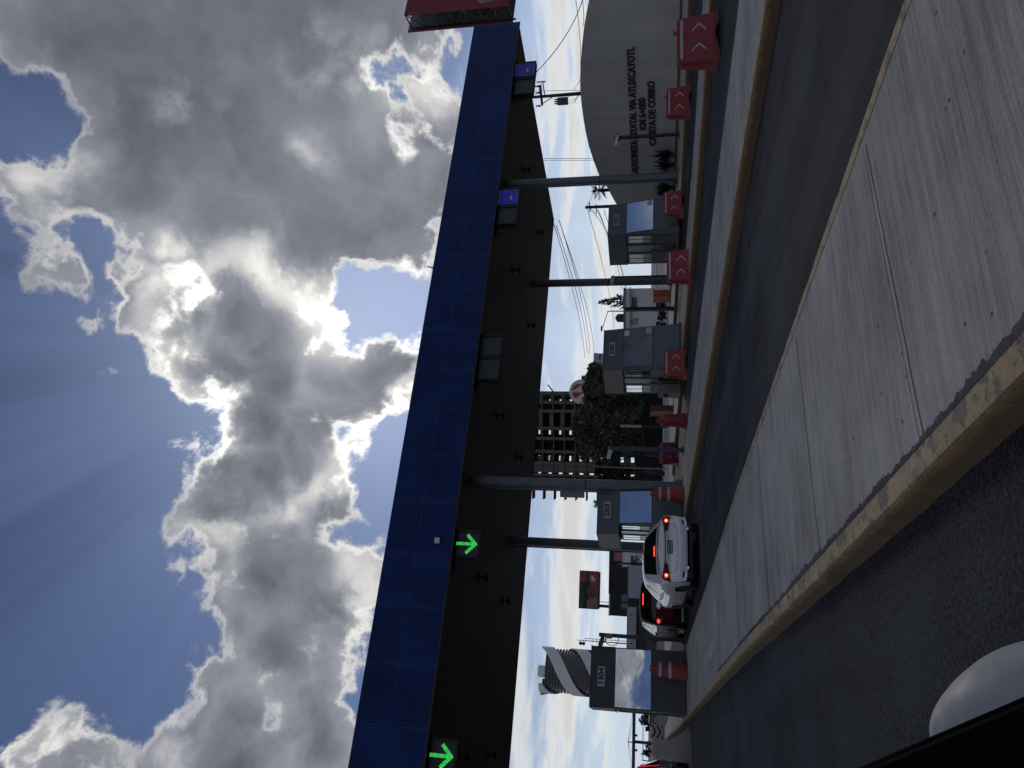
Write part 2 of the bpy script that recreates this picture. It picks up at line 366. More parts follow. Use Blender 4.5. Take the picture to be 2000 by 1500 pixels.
# ------------------------------------------------------------------ mesh builder
class MB:
    def __init__(s): s.bm = bmesh.new()
    def poly(s, pts):
        return s.bm.faces.new([s.bm.verts.new(p) for p in pts])
    def box(s, x0, x1, y0, y1, z0, z1):
        v = [s.bm.verts.new(p) for p in ((x0,y0,z0),(x1,y0,z0),(x1,y1,z0),(x0,y1,z0),(x0,y0,z1),(x1,y0,z1),(x1,y1,z1),(x0,y1,z1))]
        for f in ((0,3,2,1),(4,5,6,7),(0,1,5,4),(1,2,6,5),(2,3,7,6),(3,0,4,7)): s.bm.faces.new([v[i] for i in f])
        return s
    def bar(s, p0, p1, w, h=None, up=(0, 0, 1)):
        p0, p1 = Vector(p0), Vector(p1); h = h or w
        d = (p1-p0).normalized(); a = d.cross(Vector(up))
        if a.length < 1e-4: a = d.cross(Vector((1, 0, 0)))
        a.normalize(); b = a.cross(d)
        v = [s.bm.verts.new(p + a*i*w/2 + b*j*h/2) for p in (p0, p1) for i, j in ((-1,-1),(1,-1),(1,1),(-1,1))]
        for f in ((3,2,1,0),(4,5,6,7),(0,1,5,4),(1,2,6,5),(2,3,7,6),(3,0,4,7)): s.bm.faces.new([v[i] for i in f])
        return s
    def tube(s, pts, r, n=8, cap=True):
        pts = [Vector(p) for p in pts]; rr = r if isinstance(r, (list, tuple)) else [r]*len(pts)
        rings = []
        for i, p in enumerate(pts):
            d = (pts[min(i+1, len(pts)-1)] - pts[max(i-1, 0)]).normalized()
            a = d.cross(Vector((0, 0, 1)))
            if a.length < 1e-3: a = d.cross(Vector((0, 1, 0)))
            a.normalize(); b = a.cross(d)
            rings.append([s.bm.verts.new(p + (a*math.cos(t)+b*math.sin(t))*rr[i]) for t in [2*math.pi*k/n for k in range(n)]])
        for A, B in zip(rings, rings[1:]):
            for k in range(n): s.bm.faces.new((A[k], A[(k+1)%n], B[(k+1)%n], B[k]))
        if cap:
            s.bm.faces.new(rings[0][::-1]); s.bm.faces.new(rings[-1])
        return s
    def lathe(s, prof, c=(0, 0, 0), n=20):
        c = Vector(c); rings = [[s.bm.verts.new(c+Vector((r*math.cos(2*math.pi*k/n), r*math.sin(2*math.pi*k/n), z))) for k in range(n)] for r, z in prof]
        for A, B in zip(rings, rings[1:]):
            for k in range(n): s.bm.faces.new((A[k], A[(k+1)%n], B[(k+1)%n], B[k]))
        s.bm.faces.new(rings[0][::-1]); s.bm.faces.new(rings[-1]); return s
    def prism(s, pts, vec):
        vec = Vector(vec); a = [s.bm.verts.new(p) for p in pts]; b = [s.bm.verts.new(Vector(p)+vec) for p in pts]
        n = len(a); s.bm.faces.new(a[::-1]); s.bm.faces.new(b)
        for i in range(n): s.bm.faces.new((a[i], a[(i+1)%n], b[(i+1)%n], b[i]))
        return s
    def grid(s, rows):
        V = [[s.bm.verts.new(p) for p in r] for r in rows]
        for A, B in zip(V, V[1:]):
            for k in range(len(A)-1):
                if len({tuple(v.co) for v in (A[k], A[k+1], B[k+1], B[k])}) >= 3:
                    try: s.bm.faces.new((A[k], A[k+1], B[k+1], B[k]))
                    except ValueError: pass
        return s
    def ball(s, c, r, sc=(1, 1, 1), n=12):
        mt = Matrix.Translation(c) @ Matrix.Diagonal((sc[0], sc[1], sc[2], 1))
        bmesh.ops.create_uvsphere(s.bm, u_segments=n, v_segments=max(6, n//2), radius=r, matrix=mt); return s
    def build(s, name, m, parent=None, smooth=False, bevel=0.0, weld=False, fix=True, shade_angle=None):
        if weld: bmesh.ops.remove_doubles(s.bm, verts=s.bm.verts, dist=.0005)
        if fix: bmesh.ops.recalc_face_normals(s.bm, faces=s.bm.faces)
        me = bpy.data.meshes.new(name); s.bm.to_mesh(me); s.bm.free()
        if smooth:
            for p in me.polygons: p.use_smooth = True
            if shade_angle: me.set_sharp_from_angle(angle=R(shade_angle))
        o = bpy.data.objects.new(name, me); COL.objects.link(o)
        me.materials.append(m if not isinstance(m, str) else M[m])
        if parent: o.parent = parent
        if bevel:
            b = o.modifiers.new('bevel', 'BEVEL'); b.width = bevel; b.segments = 2; b.limit_method = 'ANGLE'; b.angle_limit = R(40)
        return o
def tag(o, label, cat, group=None, kind=None):
    o['label'] = label; o['category'] = cat
    if group: o['group'] = group
    if kind: o['kind'] = kind
    return o
def thing(name, loc, label, cat, group=None, rz=0.0):
    o = bpy.data.objects.new(name, None); COL.objects.link(o); o.empty_display_size = .2
    o.location = loc; o.rotation_euler = (0, 0, rz)
    return tag(o, label, cat, group)
def structure(o): o['kind'] = 'structure'; return o
def copy_tree(o, parent=None):
    c = o.copy(); COL.objects.link(c)
    if parent: c.parent = parent
    for ch in [k for k in bpy.data.objects if k.parent == o]: copy_tree(ch, c)
    return c
def text_into(mb, s, size, origin, right, up, depth=.01, bold=.0, align='CENTER', width=None, spacing=1.0):
    cu = bpy.data.curves.new('t', 'FONT'); cu.body = s; cu.size = size; cu.extrude = depth/2; cu.offset = bold
    cu.align_x = align; cu.align_y = 'CENTER'; cu.space_character = spacing; cu.resolution_u = 3
    o = bpy.data.objects.new('t', cu); COL.objects.link(o)
    dg = bpy.context.evaluated_depsgraph_get(); dg.update()
    me = o.evaluated_get(dg).to_mesh()
    right, up, origin = Vector(right).normalized(), Vector(up).normalized(), Vector(origin); n = right.cross(up)
    sx = 1.0
    if width:
        xs = [v.co.x for v in me.vertices]; sx = width/(max(xs)-min(xs))
    vs = [mb.bm.verts.new(origin + right*v.co.x*sx + up*v.co.y + n*v.co.z) for v in me.vertices]
    for p in me.polygons:
        try: mb.bm.faces.new([vs[i] for i in p.vertices])
        except ValueError: pass
    o.evaluated_get(dg).to_mesh_clear()
    bpy.data.objects.remove(o); bpy.data.curves.remove(cu)

# ------------------------------------------------------------------ sky and light
SUN_DIR = ray(652, 646).normalized()
SUN_EL = math.asin(SUN_DIR.z); SUN_AZ = math.atan2(SUN_DIR.x, SUN_DIR.y)
def build_world():
    w = bpy.data.worlds.new('World'); scene.world = w; w.use_nodes = True
    nt = NT(w.node_tree); nt.n.clear()
    out = nt.new('ShaderNodeOutputWorld'); bg = nt.new('ShaderNodeBackground'); nt.l.new(bg.outputs[0], out.inputs[0])
    sky = nt.new('ShaderNodeTexSky'); sky.sky_type = 'NISHITA'; sky.sun_disc = False
    sky.sun_elevation = SUN_EL; sky.sun_rotation = SUN_AZ; sky.altitude = 1800; sky.air_density = 1.0; sky.dust_density = .6; sky.ozone_density = 1.5
    d = nt.vec('NORMALIZE', nt.new('ShaderNodeTexCoord').outputs['Generated'])
    dx, dy, dz = nt.sep(d)
    # chart of the sky: stereographic about one fixed compass bearing and height
    a = nt.vec('DOT_PRODUCT', d, tuple(RT)); b = nt.vec('DOT_PRODUCT', d, tuple(UP)); c = nt.vec('DOT_PRODUCT', d, tuple(F))
    k = nt.math('DIVIDE', 2.0, nt.math('ADD', c, 1.02))
    q = nt.comb(nt.math('MULTIPLY', a, k), nt.math('MULTIPLY', b, k))
    def Q(x, y):
        v = ray(x, y).normalized(); kk = 2/(1.02+v.dot(F)); return (v.dot(RT)*kk, v.dot(UP)*kk, 0.0)
    # billowing displacement of the cloud outlines
    wn = nt.noise(q, 4.0, 3, .5, color=True)
    q1 = nt.vec('ADD', q, nt.vec('SCALE', nt.vec('SUBTRACT', wn, (.5, .5, .5)), sc=.10))
    wn2 = nt.noise(q1, 15, 4, .6, color=True)
    q2 = nt.vec('ADD', q1, nt.vec('SCALE', nt.vec('SUBTRACT', wn2, (.5, .5, .5)), sc=.055))
    fb = nt.noise(q1, 9.0, 9, .60)            # cauliflower detail
    vr = nt.math('SUBTRACT', 1.0, nt.voro(q2, 17.0, 'SMOOTH_F1'))
    def field(blobs, sm=.035):
        f = None
        for x, y, r in blobs:
            s = nt.math('SUBTRACT', r/FPX, nt.vec('DISTANCE', q2, Q(x, y)))
            f = s if f is None else nt.math('SMOOTH_MAX', f, s, sm)
        return f
    mass = [(150,60,140),(310,80,190),(500,90,190),(690,60,150),(800,50,75),(210,270,110),(350,260,180),(550,270,190),(730,310,110),(820,370,85),
            (20,330,62),(70,395,55),(120,470,55),(95,500,35),(170,380,95),(300,420,130),(270,575,60),(255,630,45),(310,680,30),(450,450,150),(620,440,150),(750,430,115),(800,490,60),
            (410,640,100),(520,650,130),(610,640,75),(450,745,75),(560,760,125),(670,770,110),(740,740,85),(790,740,50),
            (520,880,110),(435,930,65),(395,1000,38),(610,880,105),(690,870,55),(500,1010,100),(600,990,105),(670,990,55),(455,1110,75),(560,1120,120),(650,1100,70),
            (440,1200,62),(540,1240,110),(630,1240,75),(480,1350,100),(590,1360,100),(640,1430,60),(430,1400,52),(500,1470,90),(620,1500,80),
            (50,1500,45),(150,1480,55),(230,1500,50),(320,1490,55),(390,1480,50),(120,1540,80),(278,1398,15),(30,90,20),(840,120,45),(850,240,40),
            (420,340,130),(820,265,62),(740,115,72),(845,85,36),(800,745,62),(795,805,60),(770,850,30),(260,-60,260),(620,-80,260),(420,1580,180),(640,1600,150)]
    holes = [(45,225,72),(222,500,34),(705,575,32),(765,592,30),(812,590,24),(690,560,18),(740,560,20),(792,180,22),(768,160,11),(892,95,20),(882,200,12),(470,1036,10),(200,470,18),
             (790,915,32),(772,985,28),(760,1060,22),(738,1135,18),(727,1205,15),(795,870,16),(715,1260,12),(0,200,60)]
    # soft thin places: sunlight comes through the cloud there
    thin = [(600,75,24),(625,125,26),(700,135,22),(760,150,24),(830,165,24),(515,480,13),(540,530,17),(560,585,15),(325,505,22),(300,560,10),
            (615,590,15),(652,648,24),(700,655,16),(745,635,17),(800,650,16),(430,800,22),(455,835,18),(700,905,20),(680,940,18),(640,960,16),(560,1000,12),
            (425,1040,16),(440,1075,14),(690,1060,24),(690,1150,24),(680,1220,20),(560,1400,20),(550,1330,14),(140,430,30),(60,340,26),(100,1480,26),(250,1470,26),(360,1470,22),(500,1210,14),(330,210,14),(620,300,10),(470,1160,16)]
    front = [(375,630,64),(430,575,60),(470,620,84),(540,660,90),(600,660,70),(450,700,84),(560,740,105),(650,740,95),(745,665,54),(720,720,84),(785,715,44),(520,820,92),(630,820,92),(720,790,62),
             (445,930,72),(402,980,40),(510,930,82),(580,890,70),(470,990,52),
             (560,1080,62),(540,1150,88),(600,1180,82),(640,1240,52),(480,1240,62),(560,1280,104),(600,1380,92),(520,1400,104),(480,1480,92),(620,1480,72)]
    sm = field(mass); sh = field(holes, .02); st = field(thin, .03); sf = field(front, .02)
    det = nt.math('ADD', nt.math('MULTIPLY', nt.math('SUBTRACT', fb, .5), .26), nt.math('MULTIPLY', nt.math('SUBTRACT', vr, .6), .06))
    s0 = nt.math('MINIMUM', sm, nt.math('MULTIPLY', sh, -1.0))
    det = nt.math('MULTIPLY', det, nt.ramp(s0, .028, .065, 1, .12))
    s = nt.math('ADD', nt.math('ADD', s0, det), .010)
    # looser, unplanned cloud over the rest of the sky (behind and beside the camera)
    el = nt.math('ADD', nt.math('MAXIMUM', dz, 0.0), .18); dzc = nt.math('MAXIMUM', dz, .03)
    pl = nt.comb(nt.math('DIVIDE', dx, el), nt.math('DIVIDE', dy, el))
    gen = nt.noise(pl, 1.35, 9, .58)
    back = nt.ramp(c, .45, .2, 0, 1)
    s_gen = nt.math('MULTIPLY', nt.math('SUBTRACT', gen, nt.math('ADD', nt.ramp(dz, .15, .75, .54, .49), nt.ramp(dx, .08, .24, -.07, .07))), .8)
    s = nt.math('ADD', nt.math('MULTIPLY', s, nt.math('SUBTRACT', 1.0, back)), nt.math('MULTIPLY', s_gen, back))
    alpha = nt.ramp(s, -.004, .022)
    sund = nt.vec('DOT_PRODUCT', d, tuple(SUN_DIR))
    near = nt.math('POWER', nt.math('MAXIMUM', sund, 0.0), 14.0)
    near2 = nt.math('POWER', nt.math('MAXIMUM', sund, 0.0), 700.0)
    # optical depth: how much cloud the sunlight crosses
    tex = nt.math('ADD', nt.math('MULTIPLY', nt.math('SUBTRACT', fb, .5), 2.2), nt.math('MULTIPLY', nt.math('SUBTRACT', vr, .6), .9))
    thinm = nt.math('MULTIPLY', nt.ramp(nt.math('ADD', st, nt.math('MULTIPLY', det, .35)), -.045, .03), nt.math('SUBTRACT', 1.0, back))
    depth = nt.math('MAXIMUM', nt.math('SUBTRACT', s, nt.math('MULTIPLY', thinm, .012)), .003)
    mott = nt.math('ADD', nt.math('MULTIPLY', nt.noise(q1, 7.0, 7, .62), .7), nt.math('MULTIPLY', nt.noise(q2, 3.0, 4, .5), .6))
    lump = nt.noise(nt.vec('ADD', q2, (3.3, 1.7, 0)), 5.0, 6, .6)
    grey = nt.ramp(mott, .45, .85, .10, .24, False)
    grey = nt.math('ADD', grey, nt.math('MULTIPLY', near, .05))
    soft = nt.ramp(nt.math('ADD', s0, nt.math('MULTIPLY', nt.math('SUBTRACT', lump, .5), .22)), .0, .07, .11, 0)
    grey = nt.math('ADD', grey, nt.math('MAXIMUM', soft, 0.0))
    lit = nt.math('MULTIPLY', thinm, nt.ramp(nt.math('ADD', tex, nt.math('MULTIPLY', nt.math('SUBTRACT', lump, .5), 1.2)), -.30, .50, .0, .75))
    grey = nt.math('ADD', grey, nt.math('MULTIPLY', lit, nt.math('ADD', .52, nt.math('MULTIPLY', near, .35))))
    t = nt.ramp(nt.math('ADD', depth, nt.math('MULTIPLY', nt.math('SUBTRACT', fb, .5), .08)), .003, .036)
    rimn = nt.ramp(nt.noise(nt.vec('ADD', q, (5.2, 1.1, 0)), 4.5, 4, .6), .40, .60, .34, .80)
    rimn = nt.math('MULTIPLY', rimn, nt.ramp(nt.vec('DISTANCE', q, Q(80, 190)), .07, .20, .42, 1))
    rim = nt.math('ADD', rimn, nt.math('MULTIPLY', near, .68))
    rimin = nt.ramp(s, 0.0, .02, .55, 1)
    lum = nt.math('ADD', nt.math('MULTIPLY', nt.math('SUBTRACT', 1.0, t), nt.math('MULTIPLY', rim, rimin)), nt.math('MULTIPLY', t, grey))
    # nearer, darker cumulus standing against the bright cloud
    sfd = nt.math('ADD', sf, nt.math('MULTIPLY', det, .6))
    halo = nt.math('MULTIPLY', nt.ramp(sfd, -.042, -.002), nt.math('MULTIPLY', nt.ramp(sund, .955, .992), .42))
    lum = nt.math('ADD', lum, halo)
    fa = nt.ramp(sfd, -.003, .03)
    fl = nt.ramp(nt.math('ADD', sfd, nt.math('MULTIPLY', nt.math('SUBTRACT', lump, .5), .16)), -.01, .075, .32, .118)
    fl = nt.math('MULTIPLY', fl, nt.ramp(mott, .42, .88, .78, 1.35, False))
    fa = nt.math('MULTIPLY', fa, nt.math('SUBTRACT', 1.0, back))
    fa = nt.math('MULTIPLY', fa, nt.ramp(s, .0, .030))
    lum = nt.math('ADD', nt.math('MULTIPLY', lum, nt.math('SUBTRACT', 1.0, nt.math('MULTIPLY', fa, .95))), nt.math('MULTIPLY', fl, nt.math('MULTIPLY', fa, .95)))
    lum = nt.math('ADD', lum, nt.math('MULTIPLY', near2, .45))
    ccol = nt.mix(nt.ramp(lum, .15, .75), (.92, .96, 1.12, 1), (1.02, 1.0, .965, 1))
    cloud = nt.vec('SCALE', ccol, sc=lum)
    # clear sky
    base = nt.vec('SCALE', sky.outputs[0], sc=.053)
    base = nt.vec('MULTIPLY', base, (1.0, .95, 1.08))
    aur = nt.math('POWER', nt.math('MAXIMUM', sund, 0.0), 34.0)
    base = nt.vec('ADD', base, nt.vec('SCALE', (.16, .22, .30), sc=aur))
    ry = nt.vec('NORMALIZE', nt.vec('SUBTRACT', q, Q(652, 646)))
    rays = nt.ramp(nt.noise(ry, 3.3, 3, .55), .34, .66, .90, 1.22)
    rm = nt.math('MULTIPLY', nt.ramp(sund, .975, .93), nt.math('SUBTRACT', rays, 1.0))
    rays = nt.math('ADD', rm, 1.0)
    base = nt.vec('MULTIPLY', base, nt.comb(rays, rays, rays))
    # pale layered cloud low over the horizon
    lowv = nt.comb(nt.math('DIVIDE', dx, nt.math('ADD', dzc, .09)), nt.math('DIVIDE', dy, nt.math('ADD', dzc, .09)), 3.0)
    ln = nt.noise(lowv, .85, 8, .58, .4)
    la = nt.math('MULTIPLY', nt.math('MULTIPLY', nt.ramp(ln, .44, .60), nt.ramp(dz, .30, .20)), nt.ramp(dz, .03, .06))
    hz = nt.ramp(dz, .26, .0, 0, 1)
    pale = nt.mix(nt.math('MULTIPLY', hz, .9), base, (.56, .67, .80, 1))
    ll = nt.ramp(ln, .46, .66, .95, .66)
    pale = nt.mix(nt.math('MULTIPLY', la, .85), pale, nt.vec('SCALE', (1.02, 1.0, .95), sc=ll))
    col = nt.mix(alpha, pale, cloud)
    # ground side of the dome
    col = nt.mix(nt.ramp(dz, -.02, -.06), col, (.10, .10, .10, 1))
    nt.put(bg.inputs[0], col); bg.inputs[1].default_value = 1.0
    w.cycles.sampling_method = 'MANUAL'; w.cycles.sample_map_resolution = 512
build_world()
sl = bpy.data.lights.new('sun', 'SUN'); so = bpy.data.objects.new('sun', sl); COL.objects.link(so)
sl.energy = .5; sl.angle = R(14); sl.color = (1.0, .93, .84)
so.rotation_euler = (-SUN_DIR).to_track_quat('-Z', 'Y').to_euler()
scene.view_settings.view_transform = 'Standard'; scene.view_settings.look = 'None'
scene.view_settings.exposure = 0.0; scene.view_settings.gamma = 1.0
scene.cycles.use_denoising = True
scene.cycles.max_bounces = 6; scene.cycles.diffuse_bounces = 3; scene.cycles.glossy_bounces = 4
scene.cycles.sample_clamp_indirect = 4.0
# ------------------------------------------------------------------ ground, road, islands
def sheet(name, m, x0, x1, y0, y1, z, label=None):
    mb = MB(); mb.poly([(x0,y0,z),(x1,y0,z),(x1,y1,z),(x0,y1,z)]); o = mb.build(name, m); return structure(o)
sheet('ground', 'ground', -1500, 2500, -600, 4500, -.06)
sheet('road', 'asphalt', -16, 26, -14, 130, 0.0)
sheet('plaza_apron', 'apron', 5.2, 40, 37.5, 62, .012)
sheet('side_road', 'asphalt', -200, 300, 130, 152, -.01)

def resample(pl, step):
    out = []
    for (x0, y0), (x1, y1) in zip(pl, pl[1:]):
        L = math.hypot(x1-x0, y1-y0); n = max(1, int(L/step(y0)))
        for i in range(n): out.append((x0+(x1-x0)*i/n, y0+(y1-y0)*i/n))
    out.append(pl[-1]); return out
KH = .15
def island(left, right, band, step=lambda y: .12 if y < 12 else .5, rough=.009):
    ring = resample(left, step) + resample(right[::-1], step)
    n = len(ring)
    nrm = []
    for i in range(n):
        ax, ay = ring[i-1]; bx, by = ring[(i+1) % n]
        tx, ty = bx-ax, by-ay; L = math.hypot(tx, ty) or 1
        nrm.append((-ty/L, tx/L))      # outward (left of travel)
    def off(i, d):
        x, y = ring[i]; return x+nrm[i][0]*d, y+nrm[i][1]*d
    mb = MB()
    mb.poly([(*off(i, -.0), KH) for i in range(n)])
    top = mb.build('traffic_island', 'concrete', fix=True); structure(top)
    prof = [(-.004, KH+.003), (band*.5, KH+.003), (band, KH), (band+.014, KH-.006), (band+.022, KH-.02), (band+.028, .07), (band+.036, -.01)]
    mb = MB(); rows = []
    for i in range(n+1):
        j = i % n; r = []
        for k, (d, z) in enumerate(prof):
            x, y = off(j, d); e = mnoise.noise(Vector((x*3.1, y*3.1, z*4))) + .6*mnoise.noise(Vector((x*9, y*9, z*8)))
            e = e*rough*(0.5 if k == 0 else 1.0); x += nrm[j][0]*e; y += nrm[j][1]*e
            r.append((x, y, z + (abs(e)*-.5 if 0 < k < 5 else 0)))
        rows.append(r)
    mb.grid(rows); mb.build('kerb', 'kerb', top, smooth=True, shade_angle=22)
    return top
i1 = island([(1.24,-6),(1.23,9.5),(1.18,13.5),(1.06,19.5),(.93,24.5),(.84,31),(.78,40),(.66,55)], [(3.05,-6),(3.05,9.5),(2.90,14),(2.75,24),(1.6,40),(1.15,55)], .085)
i2 = island([(6.95,-6),(6.90,5),(6.82,12),(6.80,24),(6.9,36)], [(8.92,-6),(8.92,14),(8.7,36)], .03)
i3 = island([(14.9,2),(13.60,9.8),(13.15,12),(12.85,16),(12.75,24),(12.75,36)], [(16.6,5),(15.3,11),(14.75,14),(14.7,36)], .03)
i4 = island([(24.5,10),(22.1,15.4),(20.4,18.6),(19.45,24),(19.3,36)], [(32,6),(27,16),(24.5,20),(23.4,26),(23.2,36)], .03)
# crumbled mortar joint behind the near kerb
mb = MB(); rows = []
y = .5
pts = []
while y < 13.0:
    xk = 1.24-.01*(y+6)/15.5 if y < 9.5 else 1.23-(y-9.5)/4*.05
    wd = .012 + max(0.0, .020 + .040*mnoise.noise(Vector((y*.8, 2.2, 0))) + .022*mnoise.noise(Vector((y*6, 7.7, 0))) + .020*mnoise.noise(Vector((y*19, 1.7, 0))) + .014*mnoise.noise(Vector((y*47, 3.7, 0))))
    rows.append([(xk+.002, y, KH+.0065), (xk+wd*.5, y, KH+.011), (xk+wd, y, KH+.003)]); y += .012
mb.grid(rows); o = mb.build('mortar_joint', 'rubble', i1, smooth=False)
# saw-cut joints across the near island, each a narrow groove with a trowelled margin
for yj in (3.02, 5.05, 7.3, 9.8, 12.6):
    mb = MB(); r1 = []; r2 = []
    for i in range(40):
        x = 1.27 + (2.98-1.27)*i/39; yy = yj + .05*(x-1.27) + .006*mnoise.noise(Vector((x*6, yj, 0)))
        r1.append((x, yy-.0025, KH+.0075)); r2.append((x, yy+.0025+.002*mnoise.noise(Vector((x*20, yj, 3))), KH+.0075))
    mb.grid([r1, r2]); jt = mb.build('joint', 'groove', i1)
    mb = MB(); mb.grid([[(p[0], p[1]-.035+.006*mnoise.noise(Vector((p[0]*5, yj, 8))), KH+.004) for p in r1], [(p[0], p[1]+.03+.006*mnoise.noise(Vector((p[0]*5, yj, 9))), KH+.004) for p in r1]]); mb.build('trowelled_margin', 'trowelled', i1)
# painted remnants near the booth end of the near island
for x0, x1, y0, y1 in ((1.55,1.75,13.2,16.5),(2.3,2.42,15.5,17.4)):
    mb = MB(); mb.poly([(x0,y0,KH+.004),(x1,y0,KH+.004),(x1,y1,KH+.004),(x0,y1,KH+.004)]); mb.build('painted_mark', 'paint_white', i1)
# ------------------------------------------------------------------ toll canopy
CX0, CX1, CY0, CY1, CZ0, CZ1 = -16.0, 30.95, 22.5, 37.3, 7.66, 9.9
can = thing('toll_canopy', (7.5, 30, 0), 'long toll plaza canopy with a dark blue panelled front over grey columns', 'canopy')
def cpart(mb, name, m, **k):
    for v in mb.bm.verts: v.co -= Vector((7.5, 30, 0))
    return mb.build(name, m, can, **k)
cpart(MB().box(CX0, CX1, CY0, CY0+.12, CZ0-.01, CZ1), 'fascia', 'fascia')
cpart(MB().box(CX0, CX1, CY0+.13, CY1-.13, CZ0+.02, CZ0+.14), 'soffit', 'soffit')
cpart(MB().box(CX0, CX1-.13, CY0+.13, CY1-.13, CZ1-.5, CZ1-.35), 'roof', 'roofing')
cpart(MB().box(CX1-.12, CX1, CY0+.125, CY1-.125, CZ0, CZ1-.003), 'end_fascia', 'fascia')
cpart(MB().box(CX0, CX1, CY1-.12, CY1, CZ0-.003, CZ1), 'rear_fascia', 'edge')
cpart(MB().box(CX0, CX1, CY0-.012, CY0+.03, CZ0-.075, CZ0-.012), 'drip_edge', 'edge')
def column(x, y):
    mb = MB(); r = .205
    mb.lathe([(r, .12), (r, CZ0+.02)], (x, y, 0), 20)
    o = cpart(mb, 'column', 'column', smooth=True, shade_angle=40)
    mb = MB()
    mb.tube([(x-.27, y-.1, .15), (x-.27, y-.1, 7.6)], .035, 8); cpart(mb, 'downpipe', 'column', smooth=True).parent = o
    mb = MB(); mb.box(x-.33, x+.33, y-.33, y+.33, .10, .19)
    for sx in (-1, 1):
        for sy in (-1, 1):
            mb.prism([(x+sx*.2, y+sy*.02, .19), (x+sx*.32, y+sy*.02, .19), (x+sx*.2, y+sy*.02, .55)], (0, .02, 0))
    cpart(mb, 'base_plate', 'column').parent = o
    mb = MB()
    mb.lathe([(r+.006, 3.48), (r+.006, 3.52)], (x, y, 0), 20); cpart(mb, 'collar', 'edge').parent = o
for x, y in ((22.0, 24.0), (8.14, 24.3), (-5.6, 24.2), (22.3, 32.2), (8.14, 32.9), (-5.6, 32.5)): column(x, y)
bpy.context.view_layer.update()
for o in [k for k in bpy.data.objects if k.parent and k.parent.parent == can]: pass

# lamps fixed under the ceiling
lampx = {-.9: 'leftmost pair', 5.2: 'second bay', 12.0: 'middle bay', 19.5: 'fourth bay', 25.7: 'far right bay'}
li = 0
bays = ['at the near left end', 'over the white car', 'over the empty middle lane', 'over the lane by booth 2301', 'at the far right end']
for (lx, nm) in zip((-.9, 5.2, 12.0, 19.5, 25.7), bays):
    for ly, row in ((27.0, 'front row'), (32.0, 'rear row')):
        t = thing('ceiling_lamp', (lx, ly, CZ0+.02), f'black bell lamp under the canopy ceiling {nm}, {row}', 'ceiling lamp', 'lamps under the canopy ceiling')
        mb = MB(); mb.lathe([(.04, 0), (.04, -.19), (.055, -.19), (.055, -.22)], (0, 0, 0), 10); mb.build('stem', 'housing', t)
        mb = MB(); mb.lathe([(.06, -.22), (.11, -.26), (.16, -.34), (.17, -.37)], (0, 0, 0), 16); mb.build('shade', 'housing', t, smooth=True)
        mb = MB(); mb.lathe([(.15, -.372), (.13, -.39)], (0, 0, 0), 16); mb.build('lens', 'screen_off', t)
        mb = MB(); mb.bar((-.2, 0, -.03), (.2, 0, -.03), .05, .04); mb.bar((0, -.2, -.03), (0, .2, -.03), .05, .04); mb.build('bracket', 'housing', t)

# lane signals hung behind the lower edge of the blue front
SIGY = 22.85
def lane_signal(xc, label, show, w=.86, zc=7.22):
    t = thing('lane_signal', (xc, SIGY, zc), label, 'lane signal', 'lane signals under the canopy edge')
    h = w/2
    mb = MB(); mb.box(-h-.03, h+.03, .02, .26, -h-.03, h+.03); mb.build('housing', 'housing', t, bevel=.015)
    mb = MB()
    for a in ((-h-.03, -h+.04, -h-.03, h+.03), (h-.04, h+.03, -h-.03, h+.03), (-h+.04, h-.04, -h-.03, -h+.04), (-h+.04, h-.04, h-.04, h+.03)):
        mb.box(a[0], a[1], -.05, .018, a[2], a[3])
    mb.build('frame', 'housing', t)
    mb = MB(); mb.box(-h+.042, h-.042, .0, .017, -h+.042, h-.042)
    sc = mb.build('screen', {'blue': 'led_blue', 'blue2': 'led_blue2'}.get(show, 'screen_off'), t)
    if show == 'arrow':
        mb = MB(); yy = -.006; s = .105
        pts = [(-s/2, .35), (s/2, .35), (s/2, -.12), (.33-.075, .12), (.33, .045), (0, -.33), (-.33, .045), (-.33+.075, .12), (-s/2, -.12)]
        pts = [(-s/2, .36), (-s/2, -.165), (-.27, .05), (-.345, -.025), (0, -.37), (.345, -.025), (.27, .05), (s/2, -.165), (s/2, .36)]
        mb.prism([(x, yy, z) for x, z in pts], (0, .004, 0)); mb.build('arrow', 'led_green', sc)
    if show in ('blue', 'blue2'):
        mb = MB()
        for a in ((-h+.05, -h+.065, -h+.05, h-.05), (h-.065, h-.05, -h+.05, h-.05), (-h+.065, h-.065, -h+.05, -h+.065), (-h+.065, h-.065, h-.065, h-.05)): mb.box(a[0], a[1], -.004, -.001, a[2], a[3])
        mb.prism([(-.14, -.003, -.17), (.08, -.003, -.17), (.10, -.003, -.05), (.02, -.003, -.08), (-.12, -.003, -.06)], (0, .002, 0))
        mb.build('card_symbol', 'led_grey', sc)
    for x_ in (-h+.1, h-.1): MB().bar((x_, .14, h+.03), (x_, .14, .56), .04).build('hanger', 'housing', t)
    return t
def bracket_on(t, h=.43):
    mb = MB(); mb.bar((-h-.03, .14, h-.02), (-h-.5, .14, h-.06), .05); mb.bar((-h-.5, .14, h-.06), (-h-.05, .2, -h+.1), .035)
    mb.prism([(-h-.03, .1, h+.02), (-h-.34, .1, h+.02), (-h-.2, .1, h-.2)], (0, .06, 0)); mb.build('bracket', 'housing', t)
a = lane_signal(5.47, 'lane signal with a green down arrow above the white car', 'arrow'); bracket_on(a)
b = lane_signal(-.80, 'lane signal with a green down arrow cut by the left end of the canopy view', 'arrow')
s = lane_signal(13.02-.0, 'unlit lane signal over the middle lane, nearer to the right of its pair', 'off', .88)
s = lane_signal(12.05, 'unlit lane signal over the middle lane, the pair member with a bent bracket', 'off', .88); bracket_on(s)
lane_signal(20.25, 'lane signal glowing blue with a grey card symbol near booth 2301', 'blue', .9)
